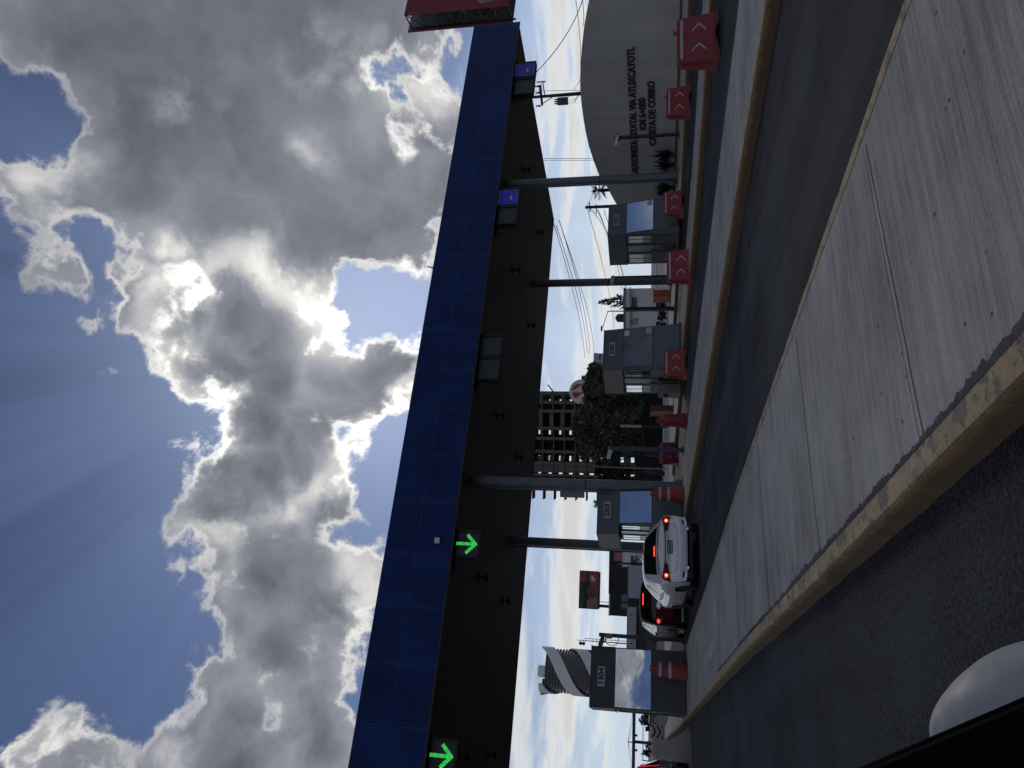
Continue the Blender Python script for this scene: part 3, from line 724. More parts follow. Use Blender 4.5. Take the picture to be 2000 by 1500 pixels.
s = lane_signal(19.28, 'unlit lane signal beside the blue one near booth 2301', 'off', .9); bracket_on(s)
lane_signal(27.95, 'dim blue lane signal near the right end of the canopy', 'blue2', .98, 7.16)
s = lane_signal(26.85, 'unlit lane signal beside the dim blue one at the right end', 'off', .98, 7.16); bracket_on(s)

t = thing('floodlight', (5.42, CY0-.002, 8.1), 'small grey box light fixed on the blue canopy front', 'floodlight')
MB().box(-.09, .09, -.16, -.03, -.08, .10).build('casing', 'white_paint', t, bevel=.012)
MB().box(-.03, .12, -.03, 0, -.1, -.04).build('bracket', 'housing', t)
t = thing('antenna', (16.7, CY0+.3, CZ1-.003), 'short dark antenna standing on top of the blue canopy front', 'antenna')
mb = MB(); mb.tube([(0, 0, -.0), (0, 0, .16)], .02, 6); mb.tube([(-.02, 0, .12), (.05, 0, .36)], .025, 6); mb.bar((-.09, 0, .0), (.09, 0, .0), .05, .03)
mb.build('spike', 'housing', t)
# ------------------------------------------------------------------ toll booths
RK = .18
def booth(x0, x1, yb, number, label, dep=2.5, over=(0, 0), par='booth_dark', body='booth_dark', low='booth_dark', win='mirror_glass', side='booth_grey', sidewin='side_glass', notice=False, cracks=False):
    zt, zp, zw, zb = 3.03, 2.30, 1.20, KH
    cx = (x0+x1)/2
    t = thing('toll_booth', (cx, yb+dep/2, KH), label, 'toll booth', 'toll booths on the islands')
    O = Vector((cx, yb+dep/2, KH))
    yf = lambda z: yb + (z-KH)*RK
    yk = yb + dep
    def part(mb, name, m, parent=t, **k):
        for v in mb.bm.verts: v.co -= O
        return mb.build(name, m, parent, **k)
    # body
    mb = MB(); mb.prism([(x0, yf(zb+.06), zb+.06), (x0, yf(zp), zp), (x0, yk, zp), (x0, yk, zb+.06)], (x1-x0, 0, 0)); bo = part(mb, 'body', body)
    mb = MB(); mb.box(x0-.03, x1+.03, yb-.05, yk+.03, zb-.004, zb+.06); part(mb, 'plinth', 'booth_black')
    # parapet with its raked front, sides and flat roof
    px0, px1 = x0-over[0]-.015, x1+over[1]+.015
    mb = MB(); mb.prism([(px0, yf(zp)-.02, zp+.002), (px0, yf(zt)-.02, zt), (px0, yk+.03, zt), (px0, yk+.03, zp+.002)], (px1-px0, 0, 0)); pa = part(mb, 'parapet', par)
    mb = MB(); mb.prism([(px0-.012, yf(zp)+.03, zp+.012), (px0-.012, yf(zt)+.03, zt-.012), (px0-.012, yk, zt-.012), (px0-.012, yk, zp+.012)], (.011, 0, 0)); part(mb, 'parapet_side', side, pa)
    for z in (zt,):
        mb = MB(); mb.box(px0-.02, px1+.02, yf(zt)-.03, yk+.04, zt+.001, zt+.035); part(mb, 'coping', 'booth_black' if par == 'booth_black' else par, pa)
    # front window and lower panel following the rake
    def slab(za, zb_, xa, xb, out, th, name, m, parent):
        mb = MB(); mb.prism([(xa, yf(za)-out, za), (xa, yf(zb_)-out, zb_), (xa, yf(zb_)-out+th, zb_), (xa, yf(za)-out+th, za)], (xb-xa, 0, 0)); return part(mb, name, m, parent)
    fr = slab(zw-.035, zp, x0+.002, x1-.002, .012, .012, 'front_window', 'frame', t)
    slab(zw, zp-.02, x0+.035, x1-.035, .018, .005, 'pane', win, fr)
    slab(zb+.07, zw-.04, x0+.004, x1-.004, .010, .009, 'lower_panel', low, t)
    if notice:
        slab(zw+.03, zw+.24, x1-.32, x1-.05, .022, .003, 'notice', 'plate', fr)
        if number == '2302': slab(zp-.22, zp-.05, x1-.33, x1-.10, .022, .003, 'notice', 'white_paint', fr)
    if number == '2302':
        slab(1.42, 2.05, x0+.55, x0+.80, .020, .0015, 'blind', 'blind', fr); slab(1.45, 2.12, x0+1.02, x0+1.22, .020, .0015, 'blind', 'blind', fr)
    if cracks:
        mb = MB()
        for pl in ([(0.12, 1.62), (.5, 1.78), (.95, 1.98), (1.5, 2.2)], [(.5, 1.78), (.7, 1.70), (1.1, 1.60), (1.45, 1.45)], [(.12, 1.62), (.35, 1.50), (.75, 1.38)]):
            for (a, za), (b_, zb2) in zip(pl, pl[1:]):
                p = Vector((x0+a, yf(za)-.0195, za)); q_ = Vector((x0+b_, yf(zb2)-.0195, zb2))
                mb.bar(p, q_, .007, .003, up=(0, 1, 0))
        part(mb, 'crack', 'frame', fr)
    # number plate
    xc, zc = cx + (.0 if number != '2303' else -.1), 2.715
    rk = Vector((0, RK, 1)).normalized(); nn = Vector((1, 0, 0)).cross(rk)
    pc = Vector((xc, yf(zc)-.02, zc))
    mb = MB(); mb.prism([pc+Vector((1, 0, 0))*a*.29+rk*b_*.115+nn*.006 for a, b_ in ((-1,-1),(1,-1),(1,1),(-1,1))], nn*.008); np_ = part(mb, 'number_plate', 'plate', pa)
    mb = MB(); text_into(mb, number, .235, pc+nn*.019, (1, 0, 0), rk, .004, .010, width=.46)
    for v in mb.bm.verts: v.co -= O
    mb.build('digits', 'ink', np_)
    # lane side: two sash windows and a door
    L = yk - yf(zw)
    ys = yf(zp) + .10
    w1 = (ys, ys+.56); dr = (ys+.64, ys+1.18); w2 = (ys+1.24, yk-.06)
    for nm, (ya, yb2) in (('side_window', w1), ('side_window', w2)):
        mb = MB()
        for a in ((ya, ya+.05, zw, zp-.06), (yb2-.05, yb2, zw, zp-.06), (ya+.05, yb2-.05, zw, zw+.05), (ya+.05, yb2-.05, zp-.11, zp-.06)): mb.box(x0-.022, x0-.001, a[0], a[1], a[2], a[3])
        mb.box(x0-.018, x0-.002, (ya+yb2)/2-.012, (ya+yb2)/2+.012, zw+.05, zp-.11)
        f_ = part(mb, nm, side if side != 'booth_black' else 'frame')
        mb = MB(); mb.box(x0-.010, x0-.002, ya+.05, yb2-.05, zw+.05+.35, zp-.11); part(mb, 'pane', sidewin, f_)
        mb = MB(); mb.box(x0-.011, x0-.002, ya+.05, yb2-.05, zw+.05, zw+.395); part(mb, 'lower_pane', 'black_glass', f_)
    mb = MB()
    for a in ((dr[0], dr[0]+.04, zb+.08, zp-.03), (dr[1]-.04, dr[1], zb+.08, zp-.03), (dr[0]+.04, dr[1]-.04, zp-.07, zp-.03), (dr[0]+.04, dr[1]-.04, 1.1, 1.15)): mb.box(x0-.03, x0-.001, a[0], a[1], a[2], a[3])
    d_ = part(mb, 'door', 'frame')
    mb = MB(); mb.box(x0-.012, x0-.002, dr[0]+.04, dr[1]-.04, zb+.08, zp-.07); part(mb, 'door_glass', 'door_glass', d_)
    mb = MB(); mb.box(x0-.06, x0-.03, dr[1]-.10, dr[1]-.06, 1.0, 1.28); part(mb, 'handle', 'steel', d_)
    for ya, yb2 in (w1, w2):
        mb = MB(); mb.box(x0-.008, x0-.001, ya, yb2, zb+.08, zw-.01); part(mb, 'side_panel', side)
    # cable trunking along the parapet
    mb = MB(); mb.tube([(px0-.02, yf(zp)+.2, zp-.02), (px0-.02, yk, zp-.02)], .018, 6); part(mb, 'conduit', 'frame')
    return t
booth(18.97, 20.60, 23.55, '2301', 'toll booth numbered 2301 with a plain blue reflecting window, far right', par='booth_dark', low='booth_blue', side='booth_black', body='booth_dark', sidewin='dim_glass', notice=True)
booth(12.66, 14.40, 23.6, '2302', 'toll booth numbered 2302 with a brownish see-through window', par='booth_dark', low='booth_blue', side='booth_grey', win='dim_glass', notice=True)
booth(6.74, 7.92, 23.8, '2303', 'toll booth numbered 2303 with an overhanging roof beside the white car', over=(.32, .0), low='booth_dark', side='booth_grey')
booth(.95, 2.70, 23.6, '1304', 'black toll booth numbered 1304 with a cracked cloud-reflecting window, nearest on the left', par='booth_black', low='booth_black', body='booth_black', side='booth_grey', win='pale_glass', cracks=True)
# kiosk cabinet leaning at booth 2302
c = gx(1318, 780, 12.3)
t = thing('ticket_machine', (12.30, 25.1, KH), 'pale sloping ticket machine at the lane side of booth 2302', 'ticket machine')
mb = MB(); mb.prism([(-.2, -.18, -.004), (-.2, -.18, .70), (-.2, .05, .85), (-.2, .25, .80), (-.2, .25, -.004)], (.36, 0, 0)); mb.build('cabinet', 'booth_grey', t, bevel=.012)
MB().box(-.22, -.201, -.1, .12, .45, .62).build('screen', 'black_glass', t)
# ------------------------------------------------------------------ plastic barriers
def barrier_proto(m='red_plastic', chev=2):
    t = thing('plastic_barrier', (0, 0, 0), 'x', 'barrier', 'red plastic water barriers')
    L, H = .96, .80
    # cross section (y, z): flared foot, sloping flank, narrow head
    sec = [(-.22, 0), (-.22, .13), (-.185, .20), (-.125, .70), (-.12, .78), (-.10, H), (.10, H), (.12, .78), (.125, .70), (.185, .20), (.22, .13), (.22, 0)]
    xs = [(-.50, .96), (-.485, 1.0), (-.3, 1.0), (-.12, 1.0), (.12, 1.0), (.3, 1.0), (.485, 1.0), (.50, .96)]
    mb = MB(); rows = []
    for x, k in xs:
        r = []
        for y, z in sec:
            flare = 1.0 if abs(x) < .4 else 1.0 + .06*max(0, (.25-z)/.25)
            zz = z
            if z == 0 and abs(x) <= .12: zz = .075
            r.append((x*flare*(1.0 if z < .3 else .975), y*k, zz if z > 0 or abs(x) > .12 else .075))
        rows.append(r + [r[0]])
    mb.grid(rows)
    mb.poly(rows[0][:-1]); mb.poly(rows[-1][:-1][::-1])
    b = mb.build('body', m, t, weld=True, bevel=.012)
    def face(x, s):     # point on the front flank, s is height
        y = -.185 + (s-.20)/.5*.06; return Vector((x, y-.004, s))
    mb = MB(); mb.prism([face(-.43, .685), face(.43, .685), face(.43, .735)+Vector((0, .003, 0)), face(-.43, .735)+Vector((0, .003, 0))], (0, -.003, 0)); mb.build('reflective_strip', 'reflector', t)
    for xc in (-.20, .24)[:chev]:
        mb = MB()
        for s0, s1 in ((.52, .385), (.25, .385)):
            w = .032
            a0, a1 = face(xc-.11, s0), face(xc+.03, s1)
            mb.prism([a0, a0+Vector((w*1.5, 0, 0)), a1+Vector((w*1.5, 0, 0)), a1], (0, -.003, 0))
        mb.build('chevron', 'reflector', t)
    mb = MB(); mb.lathe([(.055, H-.004), (.055, H+.055), (.045, H+.07)], (.27, 0, 0), 10); mb.build('filler_cap', m, t)
    MB().box(.245, .295, -.062, -.054, H+.012, H+.045).build('cap_label', 'reflector', t)
    mb = MB(); mb.tube([(-.505, 0, .15), (-.505, 0, .7)], .035, 8); mb.build('coupling', m, t)
    return t
B0 = barrier_proto()
B1 = barrier_proto('red_bright'); B2 = barrier_proto('red_orange')
def put(proto, first, loc, rz, label):
    o = proto if first else copy_tree(proto)
    o.location = loc; o.rotation_euler = (0, 0, R(rz)); o['label'] = label; return o
put(B0, True, (*gz(1404, 80, 0).xy, .0), -14, 'faded red plastic barrier nearest the camera, at the top right by the road edge')
put(B0, False, (*gz(1350, 200, 0).xy, .0), -18, 'dark red plastic barrier in front of the grey lettered wall')
put(B0, False, (*gz(1336, 398, 0).xy, .0), -14, 'red plastic barrier standing in front of booth 2301')
put(B0, False, (*gz(1355, 521, 0).xy, .0), -10, 'red plastic barrier between booth 2301 and booth 2302 at the kerb')
put(B2, True, (*gy(1337, 711, 22.7).xy, .0), -8, 'orange red plastic barrier in front of booth 2302')
put(B1, True, (*gz(1323, 886, 0).xy, .0), -6, 'bright red plastic barrier half hidden behind a navy post under the big tree')
# ------------------------------------------------------------------ drums
def drum(loc, label, stripes=True, m='red_plastic', hgt=1.08):
    t = thing('traffic_drum', loc, label, 'traffic drum', 'red traffic drums')
    k = hgt/1.08
    mb = MB(); mb.lathe([(.30, 0), (.30, .05*k), (.275, .06*k), (.275, .2*k), (.25, .22*k), (.24, .48*k), (.225, .50*k), (.222, .74*k), (.208, .76*k), (.2, .94*k), (.16, 1.0*k), (.12, 1.03*k), (.12, hgt)], n=24)
    mb.build('body', m, t, smooth=True, shade_angle=30)
    if stripes:
        for z0, z1, r0, r1 in ((.49, .58, .236, .231), (.79, .87, .212, .208)):
            mb = MB(); mb.lathe([(r0-.01, z0*k-.002), (r0+.005, z0*k), (r1+.005, z1*k), (r1-.01, z1*k+.002)], n=24); mb.build('stripe', 'reflector', t, smooth=True, shade_angle=30)
    else:
        for a in range(6):
            mb = MB(); an = a*1.05; mb.box(-.03, .03, -.012, .012, .93*k, .965*k)
            for v in mb.bm.verts: v.co = Matrix.Rotation(an, 4, 'Z') @ (v.co + Vector((0, -.207, 0)))
            mb.build('tape_scrap', 'reflector', t)
    mb = MB()
    mb.bar((-.07, 0, hgt-.01), (-.07, 0, hgt+.055), .03); mb.bar((.07, 0, hgt-.01), (.07, 0, hgt+.055), .03); mb.bar((-.085, 0, hgt+.06), (.085, 0, hgt+.06), .03)
    mb.build('handle', m, t)
    return t
drum((*gy(1339.5, 1311, 23.0).xy, KH), 'red traffic drum with two pale bands in front of booth 1304', hgt=1.02)
drum((*gy(1337, 966, 23.2).xy, KH), 'red traffic drum with two pale bands at the foot of the canopy column', m='red_orange', hgt=1.02)
drum((*gz(1341, 822, 0).xy, 0), 'plain dark red traffic drum without bands, left of booth 2302', stripes=False, m='red_plastic', hgt=.98)

# ------------------------------------------------------------------ camera posts
def camera_post(x, y, h, label, side=-1, m='post', cable=False, cam2=True, z0=KH, camcol='white_paint', w=.11):
    t = thing('camera_post', (x, y, z0), label, 'camera post', 'camera posts on the islands')
    mb = MB(); mb.box(-w/2, w/2, -w/2, w/2, 0, h); mb.build('post', m, t, bevel=.008)
    mb = MB(); mb.box(-.13, .13, -.13, .13, -.004, .02)
    for sx in (-1, 1): mb.prism([(sx*.055, -.01, .02), (sx*.12, -.01, .02), (sx*.055, -.01, .16)], (0, .02, 0))
    mb.build('base_plate', m, t)
    if cam2:
        mb = MB(); mb.bar((side*.05, 0, h-.22), (side*.22, -.05, h-.22), .04); mb.bar((side*.2, -.05, h-.22), (side*.24, -.06, h-.12), .035); br = mb.build('arm', m, t)
        mb = MB(); mb.bar((side*.14, -.30, h-.14), (side*.30, .10, h-.05), .12, .12); mb.bar((side*.13, -.34, h-.10), (side*.30, .11, h+.012), .14, .015)
        c_ = mb.build('security_camera', camcol, t, bevel=.01)
        mb = MB(); mb.tube([(side*.135, -.305, h-.142), (side*.125, -.33, h-.15)], .04, 10); mb.build('lens', 'black_glass', c_)
    if cable:
        mb = MB(); mb.tube([(side*.16, -.05, h-.20)] + [(side*(.16+.15*math.sin(a)), -.05, h-.42+.2*math.cos(a)) for a in [i*.35 for i in range(0, 9)]] + [(side*.05, -.04, h-.62)], .012, 6); mb.build('cable', 'wire', t)
        MB().box(side*.05-.06, side*.05+.08, -.10, -.056, h-.42, h-.2).build('junction_box', 'steel', t)
    return t
def foot(x, y, z=KH): return gz(x, y, z)
p = foot(1327, 262); camera_post(p.x, p.y, 2.66, 'thin dark camera post in front of the grey lettered wall')
p = gy(1300, 540, 29.0); camera_post(p.x, p.y, 3.05, 'dark camera post beside the rear canopy column next to booth 2301')
p = foot(1316, 603); camera_post(p.x, p.y, 2.4, 'thick black post without camera in front of the white lettered building', cam2=False, w=.17)
p = foot(1336, 879); camera_post(p.x, p.y, 2.55, 'navy post with a small white camera in front of the big tree', m='post_blue', w=.12)
p = gy(1330, 1251, 23.95); camera_post(p.x, p.y, 2.68, 'dark camera post with looped cable next to booth 1304', cable=True, camcol='steel', w=.11)
p = gy(1320, 1106, 29.5)
t = thing('camera_post', (p.x, p.y, KH), 'slim post with a small white lamp head behind the white car', 'camera post', 'camera posts on the islands')
q = gy(1240, 1090, 29.5)
top = gy(1204, 1107, 29.5).z-KH
mb = MB(); mb.box(-.05, .05, -.05, .05, 0, top-.55); mb.box(-.035, .035, -.035, .035, top-.55, top); mb.build('post', 'post', t)
hx, hz = q.x-p.x, q.z-KH
mb = MB(); mb.tube([(0, 0, hz-.5), (hx*.3, 0, hz-.28), (hx*.75, 0, hz-.2), (hx, 0, hz-.05)], .02, 6); mb.build('arm', 'wire', t)
mb = MB(); mb.ball((hx, -.02, hz), .13, (1, .7, .6)); mb.build('lamp_head', 'white_paint', t, smooth=True)
# roadside cabinets
def cabinet(x0, x1, y0, y1, Y, m, label):
    a = gy(x1, y1, Y); b = gy(x0, y0, Y)
    t = thing('cabinet', ((a.x+b.x)/2, Y, 0), label, 'cabinet')
    w = abs(b.x-a.x)/2; h = b.z
    MB().box(-w, w, 0, .7, .0, h).build('case', m, t, bevel=.02)
    MB().box(-w+.06, w-.06, -.012, -.001, .12, h-.1).build('door', m, t)
    MB().box(-w-.05, w+.05, -.05, .75, h+.001, h+.06).build('lid', m, t)
    MB().box(w-.16, w-.12, -.03, -.0125, h*.5, h*.5+.14).build('handle', 'wire', t)
cabinet(1278, 1315, 566, 578, 36, 'orange', 'orange cabinet in front of the white lettered building')
cabinet(1272, 1315, 791, 803, 35, 'brick_red', 'brown red cabinet beside the plain drum under the tree')

# ------------------------------------------------------------------ lettered wall
pa_, pb_ = gz(1320, 340, .12), gz(1333, 0, .12)
wd = Vector((pb_.x-pa_.x, pb_.y-pa_.y, 0)).normalized(); wn = Vector((0, 0, 1)).cross(wd)
if wn.dot(EYEP-pa_) < 0: wn = -wn
WO = Vector((pa_.x, pa_.y, 0))
arc = [(1206,402),(1203,397),(1196,385),(1187,368),(1178,354),(1170,342),(1159,313),(1150,285),(1144,258),(1140,235),(1136,205),(1133.5,180),(1133,155),(1134,130),(1136,95),(1140,60),(1145,30),(1151,0),(1160,-40),(1172,-80)]
tp = [onplane(x, y, pa_, wn) for x, y in arc]
wall = thing('lettered_wall', WO, 'tall grey wall with a curved top and black raised lettering', 'wall')
outline = [Vector((tp[0].x, tp[0].y, -.05))] + tp + [Vector((tp[-1].x, tp[-1].y, -.05))]
mb = MB(); mb.prism([p-WO for p in outline], -wn*.35); mb.build('wall', 'stucco', wall)
rdir = wd if wd.dot(RT) > 0 else -wd
def wall_text(s, l, r_, hpx):
    a, b = onplane(*l, pa_, wn), onplane(*r_, pa_, wn)
    up = Vector((0, 0, 1)); right = (b-a).normalized(); size = hpx
    mb = MB(); text_into(mb, s, size, (a+b)/2-WO+wn*.035, right, up-right*up.dot(right), .05, .012, width=(b-a).length)
    mb.build('lettering', 'wallink', wall)
wall_text('AUTOPISTA ESTATAL VIA ATLIXCAYOTL', (1241, 338), (1232, 91), .44)
wall_text('KM 6+000', (1256.5, 253), (1254, 191), .43)
wall_text('CASETA DE COBRO', (1275.5, 283), (1272, 158), .43)
# planter strip at the foot of the wall
mb = MB(); a = WO+wn*.02 - rdir*9; b = WO+wn*.02 + rdir*16
mb.prism([a-WO, b-WO, b-WO+wn*.55, a-WO+wn*.55], (0, 0, .22)); o = mb.build('planter', 'brown_wall', wall)
def yucca(px, py, r, n, label, blade=.9):
    c = onplane(px, py, pa_+wn*.35, wn); c.z = .22
    t = thing('yucca', c, label, 'yucca', 'spiky plants along the lettered wall')
    mb = MB(); rnd = random.Random(px*7+py)
    for i in range(n):
        az = rnd.uniform(0, 6.28); el = rnd.uniform(.35, 1.5); L = r*rnd.uniform(.7, 1.15)
        d = Vector((math.cos(az)*math.cos(el), math.sin(az)*math.cos(el)*.5, math.sin(el))); s = d.cross(Vector((0, 0, 1))).normalized()*.045*r
        b0 = Vector((rnd.uniform(-.1, .1), 0, .15)); mid = b0 + d*L*.55; tip = b0 + d*L - Vector((0, 0, .12*L*math.cos(el)))
        mb.bm.faces.new([mb.bm.verts.new(p) for p in (b0-s*.6, b0+s*.6, mid+s, mid-s)]); mb.bm.faces.new([mb.bm.verts.new(p) for p in (mid-s, mid+s, tip)])
    mb.build('blades', 'yucca', t, fix=False)
    mb = MB(); mb.tube([(0, 0, -.02), (.02, 0, .2)], [.12, .08], 8); mb.build('stem', 'bark', t)
yucca(1316, 302, .95, 46, 'spiky dark yucca with the tallest blades, nearest the thin camera post by the wall')
yucca(1318, 322, .85, 52, 'bushy dark yucca right of the canopy column by the grey wall')
yucca(1317, 366, .85, 50, 'dark yucca between the canopy column and booth 2301')
yucca(1318, 378, .8, 40, 'dark yucca partly behind booth 2301')

# ------------------------------------------------------------------ the car the picture is taken from (its visible corner)
car = thing('car', (0, .9, 0), 'silver car corner with black door trim close to the camera, bottom left', 'car')
CO = Vector((0, .9, 0))
mb = MB(); mb.ball((0, 0, 0), 1.0, n=40)
cen = at(2090, 1440, .92); ax1 = (at(1816, 1440, .98)-at(2090, 1440, .92)); n1 = ax1.normalized()
ax2 = (at(2060, 1312, .86)-cen); ax2 -= n1*ax2.dot(n1); n2 = ax2.normalized(); n3 = n1.cross(n2)
for v in mb.bm.verts:
    x, y, z = v.co
    k = 1.0 if x < 0 else max(0.0, 1-.28*x*x)       # shell narrows towards its tip
    v.co = cen - CO + n1*(x*ax1.length) + n2*(y*ax2.length*k) + n3*(z*.11*k)
mb.build('mirror_shell', 'car_silver', car, smooth=True)
# window frame and sill of the door, a thick padded bar
e0, e1 = at(1560, 1556, .80), at(2160, 1302, .56)
d_ = (e1-e0); side = ray(1900, 1500).normalized()
inn = (at(1900, 1600, .62)-at(1900, 1412, .62)).normalized()
mb = MB(); mb.prism([e0-CO, e1-CO, e1+inn*.30-CO, e0+inn*.30-CO], side*.05); mb.build('door_frame', 'felt', car, bevel=.012)
mb = MB(); mb.tube([e0-CO-inn*.0+side*.02, e0+d_*.5-CO+side*.02, e1-CO+side*.02], .004, 8); mb.build('window_seal', 'felt', car, smooth=True)
# ------------------------------------------------------------------ cars
def catmull(P, n):
    out = []
    for i in range(len(P)-1):
        p0, p1, p2, p3 = P[max(i-1, 0)], P[i], P[i+1], P[min(i+2, len(P)-1)]
        for k in range(n):
            t = k/n
            out.append(tuple(.5*((2*b)+(-a+c)*t+(2*a-5*b+4*c-d)*t*t+(-a+3*b-3*c+d)*t**3) for a, b, c, d in zip(p0, p1, p2, p3)))
    out.append(tuple(P[-1])); return out
def lerp_tab(tab, z):
    if z <= tab[0][0]: return tab[0][1]
    for (a, va), (b, vb) in zip(tab, tab[1:]):
        if z <= b:
            t = (z-a)/(b-a); t = t*t*(3-2*t)*.5 + t*.5; return va+(vb-va)*t
    return tab[-1][1]
class Car:
    """Body shell: a ribbon following the centre silhouette and two side skins; lamps, glass and trims lie on it."""
    def __init__(s, name, loc, rz, label, sil, L, wtab, bow, drop, paint, wheels, r, sill=.24, n=6):
        s.root = thing(name, loc, label, 'car', None, R(rz)); s.L, s.wt, s.bow, s.drop = L, wtab, bow, drop
        s.T = catmull(sil, n); s.n = n; s.wheels, s.r, s.sill = wheels, r, sill
        mb = MB()
        fs = [-1+2*k/24 for k in range(25)]
        rows = [[s.rib(i, f) for f in fs] for i in range(len(s.T))]
        mb.grid(rows)
        # side skins
        E = [s.rib(i, -1) for i in range(len(s.T))]
        zw = .60
        lo = [e for e in E if e[2] <= zw]
        half = [i for i, e in enumerate(E) if e[2] > zw]
        up = E[half[0]-1:half[-1]+2]
        def Yr(z):
            r0 = [e for e in E[:half[0]+1]]
            return lerp_tab([(e[2], e[1]) for e in sorted(r0, key=lambda e: e[2])], z)
        def Yf(z):
            r0 = [e for e in E[half[-1]:]]
            return lerp_tab([(e[2], e[1]) for e in sorted(r0, key=lambda e: e[2])], z)
        for sg in (-1, 1):
            rr = []
            for e in up:
                y0, z0 = e[1], e[2]
                ys = min(max(y0, Yr(zw)), Yf(zw))
                r_ = []
                for k in range(9):
                    t = k/8; y = y0+(ys-y0)*t; z = z0+(zw-z0)*t
                    w = s.W(y, z); w = w if k else abs(e[0])
                    r_.append((sg*w, y, z))
                rr.append(r_)
            mb.grid(rr)
            cols = []
            N = 170
            for j in range(N+1):
                v = j/N; c_ = []
                ym = Yr(.45)+(Yf(.45)-Yr(.45))*v
                zl = sill
                for wy in wheels:
                    dd = abs(ym-wy)
                    if dd < r*1.13: zl = max(zl, r + math.sqrt((r*1.13)**2-dd*dd)*1.0)
                zl = min(zl, zw-.0)
                for k in range(7):
                    z = zw+(zl-zw)*k/6; y = Yr(z)+(Yf(z)-Yr(z))*v
                    c_.append((sg*s.W(y, z), y, z))
                cols.append(c_)
            mb.grid(cols)
        s.body = mb.build('body', paint, s.root, smooth=True, weld=True, shade_angle=50)
        # dark underside, wheel wells
        mb = MB(); mb.box(-s.W(L/2, .3)+.10, s.W(L/2, .3)-.10, .18, L-.2, sill-.06, zw+.0)
        mb.build('underbody', 'car_black', s.root)
        for wy in wheels:
            for sg in (-1, 1):
                x = sg*(s.W(wy, .4)-.02)
                mb = MB(); n = 24
                prof = [(r*.62, .0), (r*.80, .005), (r*.97, -.02), (r, -.06), (r, -.17), (r*.9, -.2), (r*.5, -.2)]
                rows = [[(x+sg*d, wy+rad*math.cos(2*math.pi*k/n), r+rad*math.sin(2*math.pi*k/n)) for k in range(n+1)] for rad, d in prof]
                mb.grid(rows); wh = mb.build('wheel', 'rubber', s.root, smooth=True)
                mb = MB()
                for k in range(10):
                    a = 2*math.pi*k/10; dx = x-sg*.012
                    mb.bar((dx, wy+.05*math.cos(a), r+.05*math.sin(a)), (dx, wy+r*.64*math.cos(a+.12), r+r*.64*math.sin(a+.12)), .022, .03, up=(1, 0, 0))
                mb.grid([[(x-sg*.004, wy+rad*math.cos(2*math.pi*k/n), r+rad*math.sin(2*math.pi*k/n)) for k in range(n+1)] for rad in (r*.60, r*.655)])
                mb.tube([(x-sg*.03, wy, r), (x+sg*.0, wy, r)], .055, 10)
                mb.build('rim', 'rim', wh)
    def W(s, y, z):
        w = lerp_tab(s.wt, z); L = s.L
        a = max(0, (1.0-y)/1.0); b = max(0, (y-(L-1.3))/1.3)
        return w*(1-.055*a*a-.13*b*b)
    def rib(s, i, f):
        y, z = s.T[i]; w = s.W(y, z)
        g = abs(f)**4; g2 = f*f
        yb, zb = 0.0, 0.0
        i0 = max(i-1, 0); i1 = min(i+1, len(s.T)-1)
        ty, tz = s.T[i1][0]-s.T[i0][0], s.T[i1][1]-s.T[i0][1]; Ln = math.hypot(ty, tz) or 1
        ny, nz = -tz/Ln, ty/Ln         # outward normal for a path running rear-bottom -> roof -> front
        k = s.drop*g + s.bow*g2*(1 if y < s.L*.5 else 1.5)*abs(ny)
        return (f*w, y-ny*k, z-nz*(s.drop*g+.02*g2))
    def ti(s, ctrl): return ctrl*s.n
    def patch(s, name, m, quad, off=.004, nu=6, nv=6, parent=None, thick=None):
        """quad: four (t, f) corners on the ribbon; laid on the skin."""
        (ta, fa), (tb, fb), (tc, fc), (td, fd) = quad; rows = []
        for i in range(nu+1):
            u = i/nu; r_ = []
            for j in range(nv+1):
                v = j/nv
                t = (ta*(1-v)+tb*v)*(1-u)+(td*(1-v)+tc*v)*u; f = (fa*(1-v)+fb*v)*(1-u)+(fd*(1-v)+fc*v)*u
                r_.append(s.at(t, f, off))
            rows.append(r_)
        mb = MB(); mb.grid(rows); return mb.build(name, m, parent or s.root, smooth=True)
    def at(s, t, f, off=.004):
        x = t*s.n; i = min(max(int(x), 0), len(s.T)-2); k = x-i
        a, b = Vector(s.rib(i, f)), Vector(s.rib(i+1, f)); p = a.lerp(b, k)
        d1 = (b-a); d2 = Vector(s.rib(i, f+.02))-Vector(s.rib(i, f-.02)); n = d2.cross(d1).normalized()
        return p + n*off
    def side(s, name, m, pts, off=.005, sg=-1, parent=None, sub=1):
        """outline in (y, z) laid on the side skin."""
        bm = bmesh.new(); f = bm.faces.new([bm.verts.new((0, y, z)) for y, z in pts])
        bmesh.ops.triangulate(bm, faces=[f])
        for _ in range(sub): bmesh.ops.subdivide_edges(bm, edges=bm.edges, cuts=1, use_grid_fill=True)
        for v in bm.verts: v.co.x = sg*(s.W(v.co.y, v.co.z)+off)
        mb = MB(); mb.bm.free(); mb.bm = bm
        return mb.build(name, m, parent or s.root, smooth=True)

